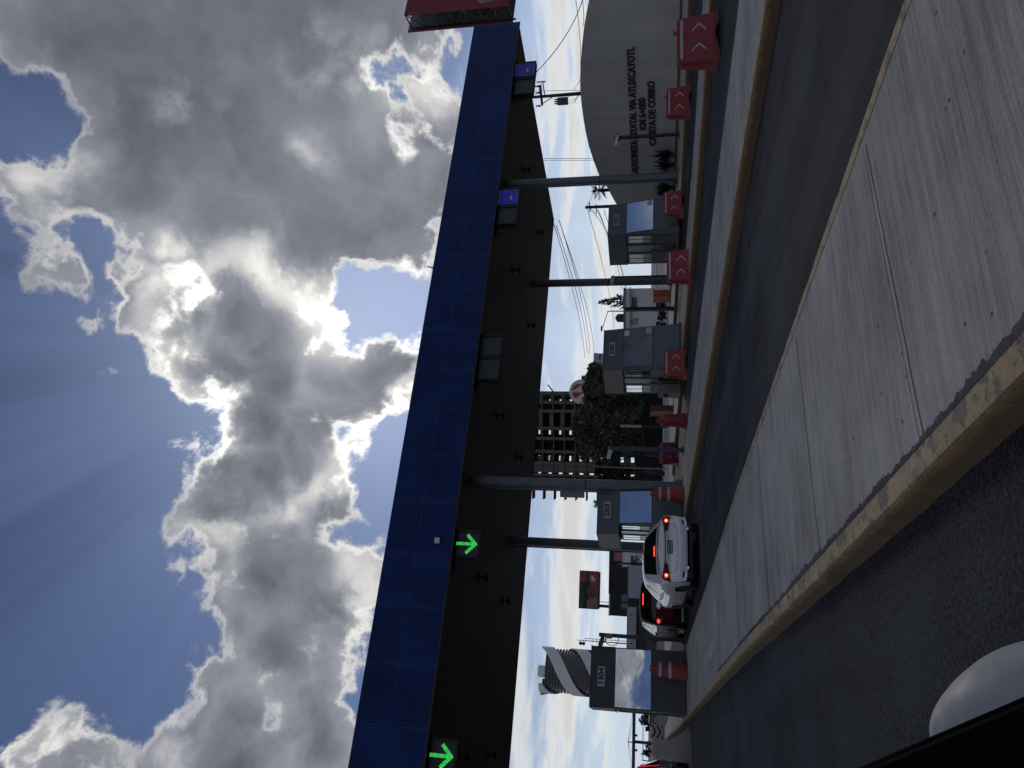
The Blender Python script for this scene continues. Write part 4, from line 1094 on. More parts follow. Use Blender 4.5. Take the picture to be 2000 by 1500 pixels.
# --- white saloon at the booth. y runs from the rear bumper forward
sil = [(.26,.24),(.05,.30),(.0,.45),(.02,.60),(.07,.72),(.045,.86),(.05,.98),(.12,1.035),(.42,1.075),(.95,1.30),(1.40,1.43),(2.1,1.465),(2.75,1.40),(3.40,1.07),(3.65,.99),(4.2,.90),(4.5,.76),(4.6,.55),(4.56,.36),(4.42,.24)]
wt = [(.2,.82),(.4,.885),(.6,.905),(.75,.90),(.95,.865),(1.05,.80),(1.3,.66),(1.42,.58),(1.5,.50)]
wc = Car('car', (4.66, 18.62, 0), 0, 'white saloon car with lit red tail lamps waiting by booth 2303', sil, 4.6, wt, .14, .05, 'car_white', (.93, 3.62), .325, .24)
C_ = wc
g = C_.patch('rear_window', 'car_glass', ((8.12,-.84),(8.12,.84),(9.75,.80),(9.75,-.80)), .006, 10, 12)
C_.patch('brake_light', 'lamp_glow', ((8.22,-.20),(8.22,.16),(8.36,.16),(8.36,-.20)), .014, 2, 4, g)
C_.patch('deck_trim', 'chrome', ((7.75,-.80),(7.75,.80),(7.9,.80),(7.9,-.80)), .006, 2, 12)
for sg in (-1, 1):
    lens = C_.patch('tail_lamp', 'lamp_red', ((4.55,sg*.52),(4.1,sg*.98),(5.35,sg*.98),(4.95,sg*.50)), .010, 6, 8)
    C_.patch('lamp_housing', 'car_black', ((4.95,sg*.40),(5.0,sg*.97),(5.62,sg*.94),(5.15,sg*.40)), .0085, 4, 8, lens)
    mb = MB(); p = C_.at(4.78, sg*.84, .012); mb.ball(p, .052, (1.2, .5, 1), 14); gl = mb.build('lit_lamp', 'lamp_glow', lens, smooth=True)
    mb = MB(); mb.ball(p+Vector((0, -.018, 0)), .028, (1.2, .5, 1), 12); mb.build('lamp_core', 'lamp_core', lens, smooth=True)
    C_.patch('reflector', 'reflect_red', ((1.55,sg*.70),(1.6,sg*.90),(1.95,sg*.88),(1.8,sg*.72)), .006, 2, 3)
    mb = MB(); mb.tube([C_.at(.75, sg*.62, -.05), C_.at(.75, sg*.62, .06)], .05, 12); mb.build('exhaust', 'chrome', C_.root, smooth=True)
C_.patch('boot_crease', 'car_black', ((4.98,-.46),(4.98,.46),(5.14,.46),(5.14,-.46)), .006, 2, 10)
pl = C_.patch('number_plate', 'car_black', ((3.62,-.20),(3.62,.20),(4.72,.20),(4.72,-.20)), .014, 3, 4)
C_.patch('plate_sheet', 'plate', ((3.74,-.175),(3.74,.175),(4.60,.175),(4.60,-.175)), .018, 3, 4, pl)
mb = MB(); pc = C_.at(4.15, 0, .024); up_ = (C_.at(4.6, 0, .022)-C_.at(3.7, 0, .022)).normalized(); text_into(mb, 'TYR-45-17', .085, pc, (1, 0, 0), up_, .003, .002, width=.27); mb.build('plate_text', 'ink', pl)
mb = MB(); rows = []
for k in range(25):
    a = 2*math.pi*k/24; rows.append([C_.at(6.1+.42*math.sin(a)*q_, .085*math.cos(a)*q_, .010) for q_ in (.8, 1.0)])
mb.grid(rows); em = mb.build('badge', 'chrome', C_.root)
mb = MB(); mb.grid([[C_.at(6.28, -.06, .010), C_.at(6.38, -.06, .010)], [C_.at(5.95, -.0, .010), C_.at(6.08, 0, .010)], [C_.at(6.28, .06, .010), C_.at(6.38, .06, .010)]]); mb.build('badge_wing', 'chrome', em)
# boot lid shut line
mb = MB()
path = [(6.5,-.80),(5.6,-.79),(4.7,-.77),(3.9,-.74),(3.1,-.68),(2.75,-.60),(2.62,-.45),(2.6,0),(2.62,.45),(2.75,.60),(3.1,.68),(3.9,.74),(4.7,.77),(5.6,.79),(6.5,.80)]
pts = catmull(path, 5); mb.grid([[C_.at(t, f, .003), C_.at(t+.05, f*.992, .003)] for t, f in pts]); mb.build('shut_line', 'car_black', C_.root)
C_.patch('bumper_valance', 'car_black', ((.2,-.80),(.2,.80),(1.05,.62),(1.05,-.62)), .006, 3, 10)
for sg in (-1, 1):
    sw = C_.side('side_window', 'car_glass', [(1.02,1.035),(1.28,1.01),(2.95,.97),(2.55,1.22),(2.25,1.33),(1.9,1.365),(1.5,1.335),(1.2,1.22)], .006, sg, sub=2)
    C_.side('window_pillar', 'car_black', [(2.02,1.0),(2.10,1.0),(2.02,1.35),(1.94,1.36)], .010, sg, sw)
    C_.side('window_trim', 'chrome', [(1.0,1.022),(1.28,.995),(2.98,.955),(2.98,.970),(1.28,1.012),(1.0,1.040)], .009, sg, sw)
    dr = C_.side('door_line', 'car_black', [(1.30,.98),(1.31,.98),(1.20,.70),(1.19,.70)], .005, sg)
    C_.side('door_handle', 'car_white', [(1.45,.865),(1.68,.855),(1.68,.885),(1.45,.895)], .03, sg, dr)
    C_.side('door_gap', 'car_black', [(2.16,.30),(2.172,.30),(2.13,.97),(2.118,.97)], .006, sg, dr)
    C_.side('sill_trim', 'car_black', [(1.40,.245),(3.15,.245),(3.15,.285),(1.40,.285)], .006, sg)
    mb = MB(); mb.ball((sg*.98, 2.98, .99), .11, (1.0, .62, .72), 14); mm = mb.build('door_mirror', 'car_white', C_.root, smooth=True)
    MB().box(*sorted((sg*.90, sg*1.04)), 2.905, 2.915, .95, 1.03).build('mirror_glass', 'chrome', mm)
MB().prism([(-.012, 1.55, 1.452), (-.012, 1.85, 1.462), (-.012, 1.62, 1.525)], (.024, 0, 0)).build('roof_aerial', 'car_white', C_.root)

# --- red hatchback ahead of it
sil = [(.28,.26),(.06,.32),(.0,.50),(.03,.70),(.06,.90),(.10,1.02),(.22,1.22),(.42,1.44),(.62,1.555),(1.6,1.60),(2.5,1.52),(3.1,1.16),(3.4,1.05),(4.0,.95),(4.25,.78),(4.3,.5),(4.25,.34),(4.1,.26)]
wt = [(.2,.80),(.45,.87),(.7,.89),(.95,.87),(1.1,.82),(1.4,.69),(1.56,.62),(1.65,.55)]
rc = Car('car', (4.45, 24.75, 0), 0, 'dark red hatchback with a lit high brake strip ahead of the white car', sil, 4.3, wt, .12, .05, 'car_red', (.80, 3.4), .32, .26)
C_ = rc
g = C_.patch('rear_window', 'car_glass', ((5.1,-.88),(5.1,.88),(7.4,.86),(7.4,-.86)), .006, 8, 10)
C_.patch('brake_light', 'lamp_glow', ((7.02,-.30),(7.02,.30),(7.26,.30),(7.26,-.30)), .014, 2, 4, g)
C_.patch('spoiler', 'car_red', ((7.5,-.93),(7.5,.93),(8.35,.9),(8.35,-.9)), .012, 3, 10)
for sg in (-1, 1):
    lens = C_.patch('tail_lamp', 'lamp_red', ((3.6,sg*.70),(3.7,sg*.985),(5.2,sg*.97),(4.9,sg*.78)), .010, 5, 5)
    mb = MB(); p = C_.at(4.55, sg*.86, .012); mb.ball(p, .055, (1.5, .5, 1), 14); mb.build('lit_lamp', 'lamp_glow', lens, smooth=True)
    sw = C_.side('side_window', 'car_glass', [(.42,1.10),(.7,1.04),(2.7,1.0),(2.4,1.28),(1.9,1.44),(1.2,1.47),(.75,1.40)], .006, sg, sub=2)
    C_.side('window_trim', 'chrome', [(.42,1.085),(.7,1.02),(2.72,.98),(2.72,1.0),(.7,1.045),(.42,1.11)], .01, sg, sw)
    C_.side('window_pillar', 'car_black', [(.5,1.14),(.6,1.10),(.95,1.44),(.82,1.42)], .010, sg, sw)
    C_.side('window_pillar', 'car_black', [(1.38,1.04),(1.50,1.035),(1.46,1.46),(1.36,1.465)], .010, sg, sw)
    C_.side('roof_trim', 'chrome', [(.75,1.415),(1.2,1.485),(1.9,1.455),(2.4,1.295),(2.4,1.305),(1.9,1.467),(1.2,1.497),(.75,1.425)], .010, sg, sw)
    C_.side('door_moulding', 'car_black', [(.9,.62),(2.85,.58),(2.85,.615),(.9,.655)], .012, sg)
    mb = MB(); mb.ball((sg*.97, 2.75, 1.03), .11, (1.0, .62, .75), 12); mb.build('door_mirror', 'car_black', C_.root, smooth=True)
pl = C_.patch('number_plate', 'plate', ((2.5,-.2),(2.5,.2),(3.1,.2),(3.1,-.2)), .012, 2, 4)
C_.patch('bumper_valance', 'car_black', ((.2,-.86),(.2,.86),(1.7,.86),(1.7,-.86)), .005, 3, 10)

# --- grey estate in the own lane, only its right rear edge is in the picture
sil = [(.25,.30),(.05,.36),(.0,.55),(.03,.75),(.05,.95),(.10,1.08),(.30,1.38),(.46,1.60),(.62,1.68),(1.6,1.71),(2.6,1.64),(3.3,1.22),(3.6,1.10),(4.2,1.0),(4.5,.80),(4.55,.5),(4.5,.36),(4.35,.28)]
wt = [(.2,.82),(.45,.90),(.7,.92),(.95,.90),(1.1,.84),(1.45,.70),(1.6,.64),(1.75,.55)]
gc = Car('car', (-1.22, 25.6, 0), 1, 'grey estate car with a thin lit red lamp strip, cut by the bottom edge', sil, 4.55, wt, .12, .05, 'car_grey', (.88, 3.6), .35, .28)
C_ = gc
g = C_.patch('rear_window', 'car_glass', ((5.2,-.86),(5.2,.86),(7.2,.84),(7.2,-.84)), .006, 8, 10)
for sg in (-1, 1):
    lens = C_.patch('tail_lamp', 'car_black', ((3.9,sg*.80),(3.9,sg*.985),(5.9,sg*.95),(5.6,sg*.80)), .008, 5, 4)
    mb = MB(); tt = [(3.9,.84),(4.6,.85),(5.2,.86),(5.8,.91),(6.6,.96),(7.2,.975)]
    mb.grid([[C_.at(t, sg*(f-.009), .013), C_.at(t, sg*(f+.009), .013)] for t, f in catmull(tt, 4)]); mb.build('lit_strip', 'strip_red', lens)
    sw = C_.side('side_window', 'car_glass', [(.45,1.18),(.8,1.12),(2.8,1.05),(2.5,1.36),(1.9,1.54),(1.2,1.57),(.75,1.5)], .006, sg, sub=2)
    C_.side('window_trim', 'chrome', [(.72,1.515),(1.2,1.585),(1.9,1.555),(2.5,1.375),(2.5,1.41),(1.9,1.59),(1.2,1.62),(.70,1.55)], .012, sg, sw)
    C_.side('window_trim', 'chrome', [(.45,1.16),(.8,1.10),(2.82,1.03),(2.82,1.05),(.8,1.125),(.45,1.19)], .010, sg, sw)
    C_.patch('reflector', 'plate', ((2.0,sg*.80),(2.0,sg*.95),(2.2,sg*.95),(2.2,sg*.80)), .008, 2, 2)
C_.patch('bumper_valance', 'car_black', ((.2,-.88),(.2,.88),(1.8,.88),(1.8,-.88)), .005, 3, 10)
# ------------------------------------------------------------------ things beyond the toll plaza
class Far:
    """A frame standing at the foot of picture column y at depth D, its local X to the right as seen from the plaza."""
    def __init__(s, name, y, D, label, cat, group=None, z=0.0, x=1272):
        p = at(x, y, D); s.D = D; s.o = Vector((p.x, p.y, z)); s.rz = -math.atan2(p.x, p.y)
        s.inv = Matrix.Rotation(-s.rz, 3, 'Z')
        s.root = thing(name, s.o, label, cat, group, s.rz)
    def l(s, x, y):           # local (x, z) of a picture point in the frame's own upright plane
        d = ray(x, y); n = Vector((-math.sin(s.rz), math.cos(s.rz), 0)); n = Matrix.Rotation(s.rz, 3, 'Z') @ Vector((0, 1, 0))
        p = EYEP + d*((s.o-EYEP).dot(n)/d.dot(n)); q = s.inv @ (p-s.o); return q.x, q.z
    def rect(s, x0, x1, y0, y1):   # x0 top, x1 bottom, y0 right, y1 left  -> X left, X right, z bottom, z top
        a = s.l(x0, y1); b = s.l(x1, y0); return a[0], b[0], b[1], a[1]
def block(name, x0, x1, y0, y1, D, m, label, dep=8, cat='building', ground=True, wins=None, trim=None, winm='tower_dark', roofm=None):
    f = Far(name, (y0+y1)/2, D, label, cat); L, R_, zb, zt = f.rect(x0, x1, y0, y1)
    if ground: zb = -.08
    MB().box(L, R_, 0, dep, zb, zt).build('wall', m, f.root)
    MB().box(L-.08, R_+.08, -.08, dep+.08, zt, zt+max(.15, (zt-zb)*.03)).build('roof', roofm or trim or m, f.root)
    for w in (wins or []):
        a, b, c, d = f.rect(*w)
        fr = MB().box(a, b, -.05, -.002, c, d).build('window', 'frame', f.root)
        MB().box(a+(b-a)*.07, b-(b-a)*.07, -.07, -.051, c+(d-c)*.08, d-(d-c)*.08).build('pane', winm, fr)
    return f

# white building with the lettering, water tank on its roof
f = block('shop_building', 1221, 1307, 562, 672, 58, 'white_wall', 'white building with grey and maroon lettering between booths 2301 and 2302', 12, roofm='steel')
L, R_, zb, zt = f.rect(1221, 1307, 562, 672)
a = f.rect(1229, 1231.5, 562, 672); MB().box(L-.1, R_+.1, -.25, -.002, a[2], a[3]).build('cornice', 'plate', f.root)
a = f.rect(1303, 1309, 562, 672); MB().box(L, R_, -.6, -.002, -.05, a[3]).build('plinth', 'brown_wall', f.root)
c = f.l(1237.5, 593); mb = MB(); text_into(mb, 'Ahorro', .85, (c[0]+.05, -.03, c[1]), (1, 0, 0), (0, 0, 1), .05, .02, width=abs(f.l(1237, 583)[0]-f.l(1237, 606)[0])); mb.build('lettering', 'maroon' if False else 'wallink', f.root)
c = f.l(1237.5, 615); mb = MB(); text_into(mb, 'Casa', .8, (c[0], -.03, c[1]+.05), (1, 0, 0), (0, 0, 1), .05, .01, width=.9); mb.bm.free()
e0 = f.l(1247, 630.5); sc = (f.l(1231, 627)[1]-f.l(1247, 627)[1])
em = MB()
for sx in (-1, 1):
    pts = [(e0[0]+.18*sc+sx*.36*sc*t_ ** .6, e0[1]+sc*(1-t_)) for t_ in [i/8 for i in range(9)]]
    for (xa, za), (xb, zb_) in zip(pts, pts[1:]): em.bar((xa, -.03, za), (xb, -.03, zb_), .10*sc, .05, up=(0, 1, 0))
em.prism([(e0[0]+.08*sc, -.05, e0[1]+.12*sc), (e0[0]+.30*sc, -.05, e0[1]+.12*sc), (e0[0]+.19*sc, -.05, e0[1]+.5*sc)], (0, .04, 0)); em.build('emblem', 'maroon', f.root)
t = thing('water_tank', (0, 0, 0), 'dark ribbed water tank on the roof of the white lettered building', 'water tank')
q = at(1221, 621, 61); t.location = (q.x, q.y, zt+.14)
MB().lathe([(.34, 0), (.36, .1), (.36, .55), (.33, .6), (.22, .72), (.1, .74)], n=16).build('tank', 'grime', t, smooth=True, shade_angle=40)
MB().lathe([(.12, .741), (.12, .79)], n=12).build('lid', 'wire', t)
# low shrubs in front of the white building
for i, (sx, sy, sr) in enumerate(((1306, 586, .45), (1306, 597, .5), (1306, 612, .38), (1306, 620, .42), (1306, 634, .5), (1305, 646, .55))):
    p = at(sx, sy, 55); p.z = 0
    nm = ['right of the orange cabinet', 'next right of the black post', 'just left of the black post', 'below the maroon emblem', 'left of the emblem', 'touching the edge of booth 2302'][i]
    t = thing('shrub', p, f'small ragged shrub along the white building, {nm}', 'shrub', 'shrubs along the white building')
    mb = MB(); rnd = random.Random(i)
    for k in range(90):
        c0 = Vector((rnd.gauss(0, .3), rnd.gauss(0, .25), rnd.uniform(.1, 1.5)))*sr; c0.z = abs(c0.z)+.1
        u = Vector((rnd.gauss(0, 1), rnd.gauss(0, 1), rnd.gauss(0, 1))).normalized()*.13; v = u.cross(Vector((rnd.gauss(0, 1), rnd.gauss(0, 1), rnd.gauss(0, 1)))).normalized()*.06
        mb.bm.faces.new([mb.bm.verts.new(p_) for p_ in (c0-u, c0+v, c0+u, c0-v)])
    mb.build('leaves', 'leaf_dark', t, fix=False); MB().tube([(0, 0, -.02), (0, 0, .5)], .03, 5).build('stem', 'bark', t)

# ---------------------------------------------------------------- trees
def leaf_cloud(mb, c, r, n, rnd, size=.32, droop=0.0):
    for k in range(n):
        d = Vector((rnd.gauss(0, 1), rnd.gauss(0, 1), rnd.gauss(0, 1))).normalized()*(rnd.random()**.45)
        p = Vector(c)+Vector((d.x*r[0], d.y*r[1], d.z*r[2]))
        u = (d*.6+Vector((rnd.gauss(0, .6), rnd.gauss(0, .6), rnd.gauss(0, .6)-droop))).normalized()
        v = u.cross(Vector((rnd.gauss(0, 1), rnd.gauss(0, 1), rnd.gauss(0, 1)))).normalized()
        s = size*rnd.uniform(.6, 1.5); w = s*rnd.uniform(.10, .22)
        mb.bm.faces.new([mb.bm.verts.new(q) for q in (p-u*s*.5, p+v*w-u*s*.1, p+u*s*.5, p-v*w-u*s*.1)])
def tree(px_clumps, D, label, base_y, trunk_r, limbs, seed, dens, size, m='leaf', ground_x=1300):
    f = Far('tree', base_y, D, label, 'tree', 'trees behind the plaza'); rnd = random.Random(seed)
    mb = MB(); S = D/1400
    cs = []
    for (x, y, r) in px_clumps:
        X, Z = f.l(x, y); rr = r*S; cs.append((X, Z, rr))
        yo = rnd.uniform(-.5, .5)*rr*1.6
        leaf_cloud(mb, (X, yo, Z), (rr, rr*1.1, rr*.92), int(dens*rr*rr), rnd, size)
        for k in range(7):     # sprays breaking the outline
            a = rnd.uniform(0, 6.28); leaf_cloud(mb, (X+math.cos(a)*rr*.95, yo+rnd.uniform(-.5, .5)*rr, Z+math.sin(a)*rr*.95), (rr*.3, rr*.3, rr*.28), int(dens*rr*rr*.07), rnd, size)
    mb.build('crown', m, f.root, fix=False)
    mb = MB(); X0 = f.l(1280, base_y)[0]; zf = min(c[1] for c in cs)
    fork = Vector((X0+.2, 0, max(1.6, zf*.6)))
    mb.tube([(X0, 0, -.1), (X0+.1, 0, fork.z*.5), fork], [trunk_r*1.3, trunk_r, trunk_r*.85], 10)
    for (X, Z, rr) in cs:
        if rnd.random() < limbs:
            e = Vector((X, 0, Z)); mid = fork.lerp(e, .5)+Vector((rnd.uniform(-.4, .4), rnd.uniform(-.6, .6), -.2)); mb.tube([fork, mid, e], [trunk_r*.55, trunk_r*.3, trunk_r*.1], 6)
    mb.build('trunk', 'bark', f.root, smooth=True)
    return f
big = [(1152,742,13),(1160,765,16),(1154,797,20),(1142,815,20),(1133,838,20),(1146,860,22),(1165,880,24),(1170,740,20),(1165,760,24),(1178,790,28),(1175,820,28),(1185,850,28),(1195,880,24),(1205,760,24),(1210,790,26),(1215,820,26),(1222,850,24),(1160,722,12),(1158,730,9),(1180,722,12),(1134,806,9),(1128,824,11),(1235,775,18),(1240,800,18),(1225,875,18),(1190,905,14),(1138,885,12)]
tree(big, 62, 'big feathery grey green tree hiding the lower floors of the concrete frame', 890, .28, .7, 3, 1050, .32)
tree([(1170,915,12),(1182,930,14),(1195,940,15),(1205,922,16),(1215,938,15),(1190,950,10),(1225,915,10)], 60, 'smaller darker tree beside the canopy column, left of the big tree', 925, .14, .8, 5, 900, .30, 'leaf_dark')
tree([(1168,985,8),(1178,988,9),(1186,982,8),(1174,978,6)], 90, 'thin tuft of leaves rising behind booth 2303', 984, .10, .9, 8, 150, .55, 'leaf')
tree([(1262,1400,9),(1256,1407,8),(1265,1410,8),(1270,1398,8)], 150, 'small dark roadside tree left of booth 1304 by the white van', 1403, .2, .8, 9, 90, .8, 'leaf_dark')
tree([(1262,1468,5),(1260,1473,5.5),(1266,1470,5),(1265,1476,4)], 120, 'round black bush near the red and white barriers', 1470, .15, .5, 10, 160, .5, 'leaf_dark')
tree([(1264,1458,4),(1267,1452,4),(1268,1463,4)], 125, 'ragged grey bush under the cable mast', 1457, .1, .6, 12, 130, .5, 'leaf')
# araucaria
f = Far('conifer_tree', 592, 75, 'conifer with upturned separate branches behind the white building', 'tree', None)
X0, zt = f.l(1171, 590); _, zb = f.l(1240, 592)
mb = MB(); mb.tube([(X0+.05, 0, -.1), (X0, 0, zt*.6), (X0, 0, zt)], [.16, .10, .02], 8); mb.build('trunk', 'bark', f.root)
mb = MB(); rnd = random.Random(4); z = zt-.15; i = 0
while z > 3.0:
    R0 = min(1.3, .12+(zt-z)*.30)
    for k in range(10):
        a = rnd.uniform(0, 6.28); d = Vector((math.cos(a), math.sin(a), 0)); L = R0*rnd.uniform(.75, 1.15)
        p0 = Vector((X0, 0, z)); p1 = p0+d*L*.6+Vector((0, 0, -.05)); p2 = p0+d*L+Vector((0, 0, .30*L+.1))
        mb.tube([p0, p1, p2], [.045, .06, .02], 5)
        for q_ in range(5):
            b = p1.lerp(p2, q_/5); s = rnd.uniform(-.2, .2); mb.tube([b, b+Vector((s*d.y, -s*d.x, .22))], [.035, .008], 4)
    z -= .34
mb.build('crown', 'leaf_dark', f.root)
# palm behind the wall's low end
f = Far('palm_tree', 372, 52, 'palm tree showing its crown above the left end of the lettered wall', 'palm tree')
X0, Z0 = f.l(1172, 372)
mb = MB(); mb.tube([(X0, 0, -.1), (X0+.05, 0, Z0*.5), (X0, 0, Z0)], [.2, .15, .13], 10); mb.build('trunk', 'bark', f.root, smooth=True)
mb = MB(); rnd = random.Random(2)
for k in range(34):
    a = rnd.uniform(0, 6.28); el = rnd.uniform(-.6, 1.2); d = Vector((math.cos(a)*math.cos(el), math.sin(a)*math.cos(el), math.sin(el))); s = d.cross(Vector((0, 0, 1))).normalized()
    c = Vector((X0, 0, Z0))+d*.25
    for j in range(13):
        u = (j-6)/6*1.15; dd = (d*math.cos(u)+s*math.sin(u)).normalized(); t2 = c+d*.18+dd*rnd.uniform(.34, .52)-Vector((0, 0, .08)); w = s*.02+Vector((0, 0, .012))
        mb.bm.faces.new([mb.bm.verts.new(q) for q in (c+d*.18-w, c+d*.18+w, t2)])
    mb.bar(Vector((X0, 0, Z0)), c+d*.2, .02)
mb.build('crown', 'leaf_dark', f.root, fix=False)

# ---------------------------------------------------------------- poles and wires
def pole_transformer():
    f = Far('utility_pole', 188, 46, 'utility pole with crossarms and a grey transformer behind the lettered wall', 'utility pole')
    X, Zt = f.l(1040, 190)
    Xb, _ = f.l(1134, 182)
    mb = MB(); mb.tube([(Xb, 0, -.1), ((X+Xb)/2, 0, Zt*.6), (X, 0, Zt+.6)], [.17, .13, .09], 10); mb.build('pole', 'grime', f.root, smooth=True)
    a, b = f.l(1058, 168), f.l(1050, 207)
    za = f.l(1057, 190)[1]; mb = MB(); mb.bar((a[0], -.08, za+.05), (b[0], -.08, za-.05), .12); mb.bar((a[0]+.1, .08, za+.02), (b[0], .08, za-.05), .10)
    for x_ in (a[0], (a[0]*2+b[0])/3, b[0]): mb.lathe([(.05, 0), (.07, .1), (.04, .2), (.06, .3)], (x_, -.08, za+.05), 8)
    mb.bar((X, 0, za-.9), (b[0]*.8+X*.2, -.08, za-.05), .05); mb.build('crossarm', 'grime', f.root)
    z1 = f.l(1064, 178)[1]; mb = MB(); mb.bar((X+.1, -.1, z1), (X+.9, -.1, z1+.1), .06); mb.bar((X+.9, -.1, z1-.1), (X+.9, -.1, z1+.5), .08); mb.build('arm', 'grime', f.root)
    c0, c1 = f.l(1091, 206), f.l(1110, 189)
    xm, zl = (c0[0]+c1[0])/2, c1[1]; hh = c0[1]-c1[1]
    mb = MB(); mb.box(c0[0], c1[0], -.55, -.15, zl, zl+hh)
    for k in range(6): mb.box(c0[0]+(c1[0]-c0[0])*k/6, c0[0]+(c1[0]-c0[0])*k/6+.03, -.62, -.551, zl+.05, zl+hh-.1)
    tr = mb.build('transformer', 'steel', f.root); mb = MB()
    for k in range(3): mb.lathe([(.04, 0), (.06, .08), (.03, .16), (.05, .24)], (c0[0]+.12+k*(c1[0]-c0[0]-.24)/2, -.3, zl+hh), 8)
    mb.build('insulator', 'grime', tr)
    mb = MB()
    for k in range(3): mb.tube([(c0[0]+.12+k*.2, -.3, zl), (c0[0]+.1+k*.1, -.35, zl-.45), (X+.1, -.15, zl-.75-.1*k)], .015, 5)
    mb.build('cable', 'wire', f.root)
pole_transformer()
f = Far('utility_pole', 405, 50, 'plain dark utility pole rising behind booth 2301', 'utility pole'); X, Z = f.l(1143, 405)
mb = MB(); mb.tube([(X, 0, -.1), (X, 0, Z)], [.15, .10], 10); mb.build('pole', 'grime', f.root, smooth=True)
mb = MB(); mb.bar((X-.35, -.1, Z-.35), (X+.35, -.1, Z-.3), .07); mb.bar((X-.5, -.1, Z-.8), (X+.2, -.1, Z-.8), .06); mb.build('crossarm', 'grime', f.root)
wi = 0
def wire(pts, label, r=.018, group='overhead wires'):
    V = [Vector(p) for p in pts]; c = V[0]
    o = MB().tube([p-c for p in V], r, 5).build('overhead_wire', 'wire'); o.location = c; tag(o, label, 'wire', group); return o
def sag(a, b, s, n=12): return [a.lerp(b, i/n)-Vector((0, 0, s*4*(i/n)*(1-i/n))) for i in range(n+1)]
wire(sag(at(1030, 158, 47), at(1140, -8, 40), .55), 'thick sagging wire right of the canopy end, above the lettered wall', .025)
wire(sag(at(1123, -10, 40), at(1134, 135, 46), .1), 'wire meeting the top of the lettered wall from the right edge', .018)
wire(sag(at(1136, -10, 40), at(1140, 50, 44), .05), 'short wire just above the crest of the lettered wall at the right edge', .018)
wire(sag(at(1120, 176, 46), at(1134, 153, 52), .05), 'short slanting wire between the transformer pole and the wall crest', .014)
for k, (a, b) in enumerate((((1076, 420), (1142, 700)), ((1086, 440), (1147, 690)), ((1092, 430), (1152, 690)), ((1100, 455), (1160, 688)))):
    wire(sag(at(*a, 55), at(*b, 120), .5), ['uppermost of the long wires descending left under the canopy', 'second of the long wires descending left under the canopy', 'third of the long wires descending left under the canopy', 'lowest of the long wires descending left under the canopy'][k], .03, 'long wires across the bright sky')
for k, (a, b, D1) in enumerate((((1150, 404), (1190, 478), 60), ((1166, 410), (1222, 566), 90), ((1168, 409), (1214, 566), 88), ((1180, 412), (1238, 640), 100), ((1146, 404), (1200, 640), 110))):
    wire(sag(at(*a, 50), at(*b, D1), .3), ['short wire from the top of the pole behind booth 2301', 'wire from the plain pole towards the conifer, lower strand', 'wire from the plain pole towards the conifer, upper strand', 'lowest wire running from the plain pole past the white building', 'highest wire running from the plain pole across to booth 2302'][k], .022, 'wires from the plain pole')
wire(sag(at(1146, 403, 50), at(1160, 372, 56), .05), 'wire from the plain pole up to the palm crown', .016)
wire([gy(1040, 178, 22.9), gy(1196, 175, 22.9)], 'thin hanging cable dropping from the canopy edge in front of the wall', .010)
for k, y in enumerate((309.5, 313)):
    wire([at(1062, y, 60), at(1175, y, 60)], ['left of the two thin upright cables right of the canopy column', 'right of the two thin upright cables right of the canopy column'][1-k], .02, 'thin upright cables')
f = Far('street_lamp', 608, 70, 'slender street lamp with a bent arm above the white building', 'street lamp'); X, Z = f.l(1187, 608); e = f.l(1175, 640); e1 = f.l(1181, 628)
mb = MB(); mb.tube([(X, 0, -.05), (X, 0, Z)], [.09, .05], 8); mb.build('pole', 'steel', f.root)
mb = MB(); mb.tube([(X, 0, Z), (e1[0], 0, e1[1]), (e[0], 0, e[1]-.1)], .04, 6); mb.build('arm', 'steel', f.root)
mb = MB(); mb.ball((e[0]-.1, 0, e[1]), .2, (1.6, .7, .5)); mb.build('lamp_head', 'steel', f.root, smooth=True)
for y, xt, nm in ((737, 1212, 'slim grey topped light column right of the big tree trunk'), (832, 1212, 'slim grey topped light column in front of the big tree')):
    f = Far('light_column', y, 50, nm, 'light column', 'light columns at the plaza edge'); X, Z = f.l(xt, y); zc = f.l(1253, y)[1]
    MB().box(X-.09, X+.09, -.09, .09, zc+.002, Z).build('light_panel', 'plate', f.root); MB().box(X-.08, X+.08, -.08, .08, -.05, zc).build('post', 'post', f.root)
f = Far('thin_pole', 913, 56, 'thin pale pole in front of the smaller dark tree', 'pole'); X, Z = f.l(1158, 911); Xb = f.l(1298, 916)[0]
mb = MB(); mb.tube([(Xb, 0, -.05), (X, 0, Z)], [.06, .045], 8); mb.build('pole', 'steel', f.root); MB().lathe([(.09, -.01), (.09, .03)], (Xb, 0, 0), 10).build('base_plate', 'steel', f.root)
# dark fence and low clutter below the tree
f = Far('fence', 850, 66, 'dark mesh fence running below the big tree', 'fence'); L, R_, zb, zt = f.rect(1235, 1300, 722, 950)
mb = MB()
for k in range(31): mb.box(L+(R_-L)*k/30-.03, L+(R_-L)*k/30+.03, -.03, .03, -.05, zt)
mb.build('posts', 'post', f.root); 
mb = MB(); mb.box(L, R_, .03, .09, .1, zt-.25); mb.build('mesh_panel', 'dark_wall', f.root)
block('shed', 1268, 1300, 905, 960, 76, 'brown_wall', 'low brown grey shed behind the dark fence near the column', 5)
block('planter_box', 1300, 1308, 835, 856, 57, 'plate', 'pale concrete planter block at the far plaza edge', 1.0, cat='planter')

